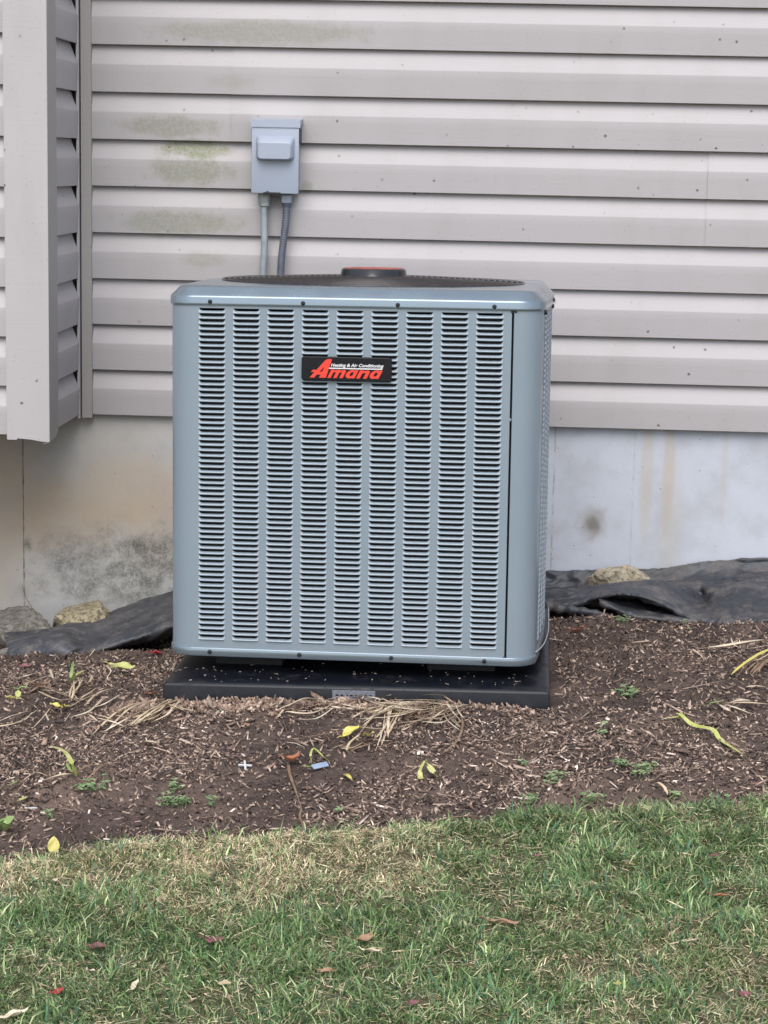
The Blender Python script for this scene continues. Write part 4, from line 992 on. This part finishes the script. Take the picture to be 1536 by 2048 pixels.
clump('tangled heap of withered straw leaves in front of the pad nameplate', sweep(905, 1400, 640, 1398, 26, 16, 22, seed=4, arch=0.025, lo=0.35)+sweep(900, 1408, 730, 1440, 22, 20, 22, seed=5, arch=0.03)+sweep(880, 1402, 930, 1470, 6, 14, 12, seed=6)+sweep(790, 1405, 745, 1500, 8, 22, 14, seed=7)
      + [([(905, 1398, 0), (925, 1440, .01), (915, 1480, .01), (880, 1510, 0)], 0.004, M_STRAWD), ([(690, 1398, 0), (725, 1392, .015), (765, 1400, .01)], 0.006, M_STRAWP), ([(770, 1398, 0), (760, 1420, .02), (728, 1425, .01)], 0.005, M_STRAW)], 900, 1402)
clump('bleached straw leaves reaching in from the right edge beside the black sheet', [([(1540, 1279, .0), (1495, 1284, .012), (1440, 1293, .012), (1386, 1299, 0)], 0.006, M_STRAWP), ([(1540, 1290, 0), (1500, 1297, .02), (1470, 1292, .02), (1462, 1275, .03)], 0.003, M_STRAWP), ([(1545, 1296, 0), (1515, 1310, .02), (1485, 1330, .01), (1462, 1350, 0)], 0.008, M_YELLOW), ([(1550, 1300, 0), (1520, 1318, .02), (1495, 1322, .01)], 0.004, M_STRAW), ([(1550, 1310, 0), (1525, 1330, .02), (1510, 1352, 0)], 0.005, M_STRAWD)]
      + sweep(1540, 1310, 1490, 1350, 8, 8, 12, seed=17, mats=(M_STRAWD, M_STRAW)), 1536, 1300)
clump('loose pale strands strewn at the foot of the pad left of the heap', sweep(650, 1402, 520, 1425, 9, 26, 20, seed=41, mats=(M_STRAWP, M_STRAW, M_STRAWD))+sweep(560, 1400, 470, 1420, 5, 30, 22, seed=42, mats=(M_STRAW, M_STRAWD))+sweep(800, 1402, 690, 1412, 10, 30, 20, seed=43, mats=(M_STRAWP, M_STRAWP, M_STRAW)), 640, 1405)
clump('sparse bleached stalks lying across the mulch at the far left', sweep(215, 1385, 130, 1420, 7, 26, 20, seed=45, mats=(M_STRAWP, M_STRAW))+sweep(60, 1350, 0, 1370, 4, 20, 14, seed=46, mats=(M_STRAWP, M_STRAWD))+sweep(190, 1420, 240, 1440, 5, 24, 16, seed=47), 190, 1400)
clump('short broken straw leaves at the right beside the long yellow leaf', [([(1545, 1409, 0), (1490, 1405, .01), (1435, 1407, 0)], 0.006, M_STRAW), ([(1500, 1427, 0), (1470, 1415, .01), (1445, 1408, 0)], 0.007, M_STRAWP), ([(1508, 1402, 0), (1480, 1400, .01), (1450, 1408, 0)], 0.006, M_STRAWP), ([(1469, 1428, 0), (1452, 1418, .01), (1436, 1408, 0)], 0.006, M_STRAWP), ([(1540, 1377, 0), (1515, 1372, .0), (1490, 1374, 0)], 0.005, M_STRAW), ([(1400, 1412, 0), (1425, 1406, .01), (1450, 1402, 0)], 0.006, M_GREEN)], 1500, 1410)
clump('withered plant with bent tan stems at the far left of the bed', sweep(150, 1400, 70, 1370, 5, 10, 14, seed=21)+sweep(140, 1395, 175, 1340, 5, 8, 10, seed=22)+[([(100, 1338, .0), (103, 1352, .02), (112, 1368, 0)], 0.006, M_STRAWP), ([(165, 1376, 0), (180, 1362, .02), (184, 1350, 0.01)], 0.005, M_STRAW), ([(210, 1330, .0), (222, 1342, .02), (215, 1358, .01), (238, 1366, 0)], 0.003, M_STRAWP)]+sweep(60, 1420, 0, 1460, 5, 20, 18, seed=23), 140, 1400)
clump('dry brown strands around the yellow-leaved plant below the heap', sweep(750, 1480, 640, 1500, 7, 18, 20, seed=31, mats=(M_STRAWD, M_STRAW, M_STRAWP))+sweep(640, 1490, 590, 1470, 4, 15, 12, seed=32, mats=(M_STRAWD, M_STRAWP))+[([(735, 1450, 0), (690, 1462, .01), (640, 1470, .01), (600, 1476, 0)], 0.004, M_STRAWD)], 740, 1480)
clump('green and straw blades standing at the left of the bed', [([(152, 1552, 0), (143, 1525, .035), (128, 1503, .03), (100, 1491, .01)], 0.009, M_YGREEN), ([(150, 1552, 0), (140, 1540, .02), (133, 1525, .02)], 0.006, M_GREEN), ([(148, 1548, 0), (120, 1550, .01), (85, 1562, 0)], 0.006, M_STRAW), ([(148, 1550, 0), (175, 1532, .01), (205, 1530, .01), (250, 1524, 0)], 0.004, M_STRAWD), ([(150, 1552, 0), (170, 1560, .01), (205, 1530, .01), (222, 1535, 0)], 0.003, M_STRAWD), ([(60, 1548, 0), (75, 1545, .01), (95, 1552, 0)], 0.004, M_STRAW)], 150, 1552)
clump('thin yellow-green plant at the left edge low in the bed', [([(55, 1593, 0), (40, 1600, .01), (22, 1605, 0)], 0.008, M_YGREEN), ([(55, 1593, 0), (80, 1594, .01), (105, 1597, 0)], 0.003, M_STRAWD), ([(0, 1575, 0), (20, 1570, .02), (38, 1560, .0)], 0.006, M_GREEN), ([(12, 1662, 0), (15, 1648, .02), (24, 1632, .02)], 0.014, M_GREEN), ([(2, 1660, 0), (6, 1645, .02), (14, 1636, .01)], 0.012, M_GREEN), ([(-6, 1655, 0), (2, 1644, .02), (10, 1640, .01)], 0.012, M_GREEN)], 55, 1593)
rib_px('fallen_leaf', [(1325, 1437, 0), (1360, 1434, .01), (1358, 1427, .02), (1385, 1450, .005), (1425, 1460, .01), (1440, 1480, .0), (1470, 1500, .012), (1494, 1515, 0)], 0.010, M_YGREEN, 'long yellow-green leaf snaking over the mulch at the right', prof=lambda f_: min(1, 6*f_+0.4)*(1 if f_ < 0.93 else 0.6), fold=0.3, twist=0.4)
rib_px('fallen_leaf', [(850, 1522, .02), (843, 1535, .01), (840, 1548, 0), (841, 1558, 0)], 0.011, M_YGREEN, 'short pale green leaf, left arm of the forked pair below the heap', prof=lambda f_: 0.5+0.5*f_)
rib_px('fallen_leaf', [(850, 1523, .02), (858, 1533, .01), (866, 1545, .01), (874, 1554, 0)], 0.012, M_YGREEN, 'short pale green leaf, right arm of the forked pair below the heap', prof=lambda f_: 0.5+0.6*math.sin(f_*2.6))
broad('fallen_leaf', 703, 1464, 0.040, 0.028, 40, M_YELLOW, 'bright yellow broad leaf under the straw heap, left of its pair', 0.018, 0.2, 0.4)
broad('fallen_leaf', 738, 1470, 0.038, 0.020, -55, M_YELLOW, 'yellow pointed leaf under the straw heap, right of its pair', 0.018, 0.2, 0.4)
rib_px('fallen_leaf', [(699, 1508, 0), (694, 1500, .01), (700, 1485, .02), (722, 1467, .02)], 0.005, M_STRAW, 'tan curved leaf stalk hanging below the two yellow leaves')
rib_px('fallen_leaf', [(688, 1548, 0), (697, 1553, .005), (705, 1562, 0)], 0.009, M_YELLOW, 'small yellow leaf tip right of the plastic scrap')
rib_px('fallen_leaf', [(600, 1534, 0), (612, 1533, .01), (628, 1534, .005)], 0.006, M_GREEN, 'short green leaf piece left of the plastic scrap')
rib_px('fallen_leaf', [(624, 1528, 0), (621, 1510, .02), (628, 1497, .02), (645, 1512, .02), (660, 1525, 0)], 0.004, M_YGREEN, 'thin looping pale green leaf beside the plastic scrap')
o = broad('fallen_leaf', 107, 1690, 0.030, 0.020, 95, M_YELLOW, 'small bright yellow leaf standing on the dark soil near the lawn', 0.016, 0.1, 1.1)
broad('fallen_leaf', 245, 1335, 0.060, 0.024, -12, M_YGREEN, 'green leaf with a rust-brown tip by the left sheet', 0.02, 0.3, 0.0)
rib_px('fallen_leaf', [(205, 1331, .015), (222, 1329, .02), (240, 1332, .02)], 0.004, M_STRAW, 'pale stalk running into the green leaf by the left sheet')
broad('fallen_leaf', 312, 1307, 0.030, 0.026, 10, M_REDLEAF, 'bright red maple leaf on the soil by the left sheet', 0.005, 0.2, 0, lobes=3)
broad('fallen_leaf', 50, 1333, 0.026, 0.016, 20, M_PLUM, 'dull red leaf at the left under the sheet tip', 0.008, 0.3)
broad('fallen_leaf', 22, 1396, 0.026, 0.014, 200, M_YELLOW, 'yellow leaf at the left edge, lowest of its plant', 0.014, 0.2, 0.3)
broad('fallen_leaf', 36, 1388, 0.022, 0.012, 100, M_YGREEN, 'yellow-green leaf at the left edge, middle of its plant', 0.016, 0.2, 0.5)
broad('fallen_leaf', 44, 1376, 0.024, 0.010, 20, M_GREEN, 'green leaf at the left edge, topmost of its plant', 0.018, 0.2, 0.2)
broad('fallen_leaf', 110, 1411, 0.024, 0.015, 165, M_YELLOW, 'yellow leaf lying left of the withered plant stems', 0.012, 0.2, 0.2)
broad('fallen_leaf', 131, 1413, 0.022, 0.016, -60, M_YELLOW, 'pale yellow leaf lying on the withered plant stems', 0.012, 0.2, 0.2)
broad('fallen_leaf', 80, 1372, 0.044, 0.022, 15, M_TANLEAF, 'crumpled tan leaf behind the yellow leaves at the left', 0.012, 0.7)
rib_px('fallen_leaf', [(140, 1366, .0), (143, 1345, .02), (147, 1322, .03)], 0.006, M_GREEN, 'narrow green shoot standing below the left sheet')
rib_px('fallen_leaf', [(144, 1362, .0), (155, 1348, .02), (172, 1340, .01)], 0.006, M_YGREEN, 'narrow yellow-green shoot leaning right below the left sheet')
broad('fallen_leaf', 303, 1388, 0.022, 0.012, 60, M_ORANGE, 'small orange-brown leaf by the left corner of the pad', 0.006, 0.4)
broad('fallen_leaf', 495, 1450, 0.018, 0.012, 80, M_TANLEAF, 'small tan triangular leaf below the pad, left half', 0.008, 0.2)
broad('fallen_leaf', 585, 1520, 0.045, 0.022, 60, M_ORANGE, 'curled orange-brown leaf at the top of the long root', 0.01, 0.8)
rib_px('fallen_leaf', [(289, 1482, 0), (303, 1484, .006), (320, 1487, 0)], 0.011, M_STRAWP, 'short pale tan leaf scrap in the mulch left of centre')
broad('fallen_leaf', 1152, 1262, 0.034, 0.018, 25, M_ORANGE, 'orange-brown leaf on the soil right of the pad', 0.006, 0.5)
broad('fallen_leaf', 1165, 1255, 0.020, 0.012, 80, M_ORANGE, 'small orange leaf right of the pad, behind its larger neighbour', 0.01, 0.5)
# root
o = rib_px('root', [(598, 1677, 0), (604, 1655, .006), (599, 1636, .004), (603, 1618, .006), (598, 1600, .006), (592, 1580, .006), (580, 1548, .006), (576, 1530, 0)], 0.0052, M_STRAWD, 'long thin bare root lying towards the lawn below the curled leaf', 'root', fold=0.9, twist=0.8, prof=lambda f_: 0.55+0.3*math.sin(f_*9)+0.2)
rib_px('twig', [(1103, 1452, .006), (1085, 1470, .01), (1065, 1486, .008), (1042, 1495, 0)], 0.0035, M_STRAWD, 'forked brown twig on the mulch right of the heap', 'twig', fold=0.9)
rib_px('twig', [(860, 1650, 0), (885, 1640, .008), (925, 1634, .006), (965, 1634, 0)], 0.0035, M_STRAWD, 'slim curved twig in the mulch just above the lawn', 'twig', fold=0.9)
rib_px('twig', [(1313, 1565, .01), (1326, 1574, .01), (1335, 1590, 0)], 0.006, M_STRAW, 'short pale curved twig in the mulch lower right', 'twig', fold=0.8)
tw = MB().tube([Vector(at(76, 1238, -0.12)), Vector(at(62, 1212, -0.06)), Vector(at(52, 1196, -0.03)), Vector(at(47, 1180, -0.012)), Vector(at(44, 1167, -0.008))], [0.0014, 0.0012, 0.001, 0.0008, 0.0005], 6).build('twig', M_STRAWD, None, True)
tag(tw, 'bare thin twig leaning on the concrete above the left stones', 'twig')
# plastic bits
p = gp(490, 1531, 0.006); q = MB(); q.box(-0.0018, 0.0018, -0.0125, 0.0125, -0.0015, 0.0015, 0.0004); sx_ = q.build('tile_spacer', M_PLASTIC_W, None)
q = MB(); q.box(-0.0125, 0.0125, -0.0018, 0.0018, -0.0012, 0.0018, 0.0004); c_ = q.build('cross_arm', M_PLASTIC_W, sx_); sx_.location = [float(t) for t in p]; sx_.rotation_euler = (0.45, 0.1, 0.25)
tag(sx_, 'tiny white plastic cross lying on the dark mulch', 'tile spacer')
p = gp(640, 1531, 0.008); q = MB(); q.box(-0.0155, 0.0155, -0.006, 0.006, -0.001, 0.001, 0.0004); o = q.build('plastic_scrap', M_PLASTIC_B, None); o.location = [float(t) for t in p]; o.rotation_euler = (0.5, -0.1, 0.5)
tag(o, 'small blue-grey plastic scrap on the mulch below the heap', 'plastic scrap')
p = gp(62, 1616, 0.006); q = MB(); q.box(-0.011, 0.011, -0.0014, 0.0014, -0.001, 0.001, 0.0004); o = q.build('plastic_scrap', M_PLASTIC_W, None); o.location = [float(t) for t in p]; o.rotation_euler = (0.2, 0, 0.1)
tag(o, 'thin white scrap lying in the mulch at the far left', 'plastic scrap')
# weeds
def weed(px, py, rx, ry, n, label, seed, mat=None, leaf=0.0055, grp='small green weeds in the bed'):
    rs = random.Random(seed); c = Vector([float(t) for t in gp(px, py)]); q = MB()
    for i in range(n):
        a = rs.uniform(0, 6.28); r = math.sqrt(rs.random()); x = px+rx*r*math.cos(a); y = py+ry*r*math.sin(a)
        h = rs.uniform(0.004, 0.018); b = Vector([float(t) for t in gp(x, y)]); p = b-c+Vector((rs.gauss(0, 0.003), rs.gauss(0, 0.003), h))
        q.tube([b-c, (b-c+p)/2+Vector((0.001, 0, 0)), p], 0.0005, 3, False)
        for t_ in range(3):
            an = a+t_*2.1; s = leaf*rs.uniform(0.6, 1.2); ctr = p+Vector((math.cos(an), math.sin(an), 0))*s*0.75; tl_ = rs.uniform(-0.4, 0.5)
            ring = [tuple(ctr+Vector((s*0.62*math.cos(k*1.0472), s*0.62*math.sin(k*1.0472), s*tl_*math.cos(k*1.0472)))) for k in range(6)]
            q.add([tuple(ctr-Vector((0, 0, s*0.15)))]+ring, [(0, 1+k, 1+(k+1) % 6) for k in range(6)])
    o = q.build('weed', mat or M_CLOVER, None, True); o.location = c
    return tag(o, label, 'weed', grp)
weed(350, 1610, 34, 8, 26, 'largest green clover-like weed in the left half of the bed', 1)
weed(346, 1580, 12, 9, 10, 'small green weed tuft just above the largest left weed', 2)
weed(172, 1581, 15, 6, 9, 'bright green weed right beside the standing left blades', 3, leaf=0.008)
weed(205, 1575, 14, 10, 6, 'sparse green weed behind the bright left weed', 4)
weed(420, 1612, 10, 6, 5, 'tiny green weed right of the largest left weed', 5)
weed(98, 1642, 8, 12, 5, 'dark tiny weed above the small yellow leaf', 6)
weed(1245, 1391, 30, 9, 24, 'green weed patch on the bare soil right of the pad', 7)
weed(1106, 1560, 24, 10, 20, 'green and tan weed tuft in the lower right bed', 8)
weed(1285, 1547, 26, 12, 26, 'largest green weed in the lower right bed', 9)
weed(1242, 1535, 12, 10, 9, 'small green weed left of the largest right weed', 10)
weed(1185, 1605, 22, 6, 16, 'flat bright green weed close to the lawn on the right', 11)
weed(1060, 1604, 18, 10, 12, 'pale green weed close to the lawn right of centre', 12)
weed(1205, 1467, 10, 9, 8, 'little green weed between pad and lawn, right half', 13)
weed(1346, 1596, 8, 6, 6, 'round-leaved small weed beside the short pale twig', 14, leaf=0.008)
weed(1245, 1243, 22, 4, 12, 'green weed under the edge of the right black sheet, left one', 15)
weed(1308, 1244, 14, 4, 10, 'green weed under the edge of the right black sheet, right one', 16)
weed(1372, 1258, 6, 6, 3, 'single green sprout below the right black sheet', 17)
weed(675, 1627, 4, 4, 2, 'single pale green leaflet near the long root', 18, leaf=0.008)
weed(1048, 1534, 10, 4, 4, 'faint weed sprout right of the forked leaves', 19)
weed(1430, 1608, 30, 4, 10, 'low weeds mixed in at the lawn edge far right', 20)
weed(92, 1308, 8, 5, 6, 'grey-green weed beneath the tip of the left sheet', 24)
weed(185, 1246+8, 30, 4, 12, 'moss-like weeds growing on the soil by the tan stone', 25, leaf=0.004)
# larger blades in front of the pad
for i, (x, y, l, t_) in enumerate(((446, 1396, 0.016, 'first pale dead stem stub in front of the pad, left one'), (462, 1397, 0.017, 'second pale dead stem stub in front of the pad, right one'))):
    p = gp(x, y); o = MB().tube([(0, 0, -0.004), (0, 0, l*0.6), (0.001, 0, l)], [0.0022, 0.0019, 0.0005], 6).build('stem_stub', M_STRAW, None, True); o.location = [float(c) for c in p]; tag(o, t_, 'stem')
# leaves in the lawn
G = 'fallen leaves in the grass'
broad('fallen_leaf', 195, 1894, 0.0246, 0.0153, 10, M_PLUM, 'plum-grey leaf in the grass, left of the other plum leaf', 0.011, 0.4, 0.1, G, LZ)
broad('fallen_leaf', 430, 1883, 0.0299, 0.0170, 5, M_PLUM, 'plum-red crumpled leaf in the grass left of centre', 0.012, 0.7, 0.1, G, LZ, lobes=2)
broad('fallen_leaf', 117, 1984, 0.0194, 0.0119, 50, M_REDLEAF, 'small bright red leaf in the lower left grass', 0.013, 0.5, 0.2, G, LZ)
broad('fallen_leaf', 28, 2030, 0.0440, 0.0153, 35, M_STRAWP, 'pale tan pointed leaf in the bottom left corner', 0.012, 0.2, 0.1, G, LZ)
broad('fallen_leaf', 1005, 1844, 0.0493, 0.0110, -12, M_TANLEAF, 'long tan willow-shaped leaf in the middle of the lawn', 0.011, 0.1, 0, G, LZ)
broad('fallen_leaf', 1440, 1791, 0.0264, 0.0085, 8, M_ORANGE, 'small reddish-brown leaf in the right grass', 0.013, 0.2, 0, G, LZ)
broad('fallen_leaf', 270, 1970, 0.0264, 0.0085, 75, M_STRAWP, 'narrow pale leaf standing in the lower left grass', 0.012, 0.2, 0.3, G, LZ)
broad('fallen_leaf', 182, 1942, 0.0158, 0.0102, -30, M_STRAWP, 'tiny pale leaf between plum leaf and red leaf', 0.012, 0.3, 0.2, G, LZ)
broad('fallen_leaf', 733, 1880, 0.0317, 0.0204, 60, M_TANLEAF, 'crumpled tan leaf in the middle of the lawn, upper of two', 0.011, 0.7, 0.1, G, LZ)
broad('fallen_leaf', 742, 1902, 0.0299, 0.0119, -15, M_STRAWP, 'pale tan leaf below the crumpled one in mid lawn', 0.011, 0.2, 0.1, G, LZ)
broad('fallen_leaf', 655, 1942, 0.0317, 0.0093, -8, M_TANLEAF, 'narrow tan leaf low in the grass left of centre', 0.011, 0.2, 0.1, G, LZ)
broad('fallen_leaf', 450, 1967, 0.0194, 0.0102, 0, M_STRAW, 'small straw-coloured leaf low in the left-centre grass', 0.011, 0.2, 0.1, G, LZ)
broad('fallen_leaf', 828, 2008, 0.0176, 0.0136, 40, M_PLUM, 'dark crumpled leaf at the bottom centre of the lawn', 0.011, 0.6, 0.1, G, LZ)
broad('fallen_leaf', 1240, 1968, 0.0141, 0.0119, 40, M_YELLOW, 'small round ochre leaf in the lower right grass', 0.010, 0.1, 0.0, G, LZ)
broad('fallen_leaf', 1490, 1990, 0.0176, 0.0119, 10, M_PLUM, 'dark plum leaf at the lower right edge of the lawn', 0.011, 0.6, 0.1, G, LZ)
broad('fallen_leaf', 1430, 1712, 0.0141, 0.0119, 70, M_PLUM, 'brown-red leaf in the upper right grass', 0.011, 0.5, 0.2, G, LZ)
broad('fallen_leaf', 1262, 1730, 0.0141, 0.0085, -20, M_TANLEAF, 'tiny tan leaf in the upper right grass', 0.011, 0.2, 0.1, G, LZ)
broad('fallen_leaf', 1195, 1672, 0.0211, 0.0068, 0, M_TANLEAF, 'thin tan leaf near the top edge of the right grass', 0.010, 0.2, 0, G, LZ)
broad('fallen_leaf', 1075, 1712, 0.0158, 0.0085, 60, M_PLUM, 'dark curled leaf right of the dry band of lawn', 0.010, 0.5, 0.1, G, LZ)
broad('fallen_leaf', 112, 1760, 0.0123, 0.0076, 80, M_STRAWP, 'tiny pinkish leaf near the top left of the lawn', 0.010, 0.2, 0.1, G, LZ)
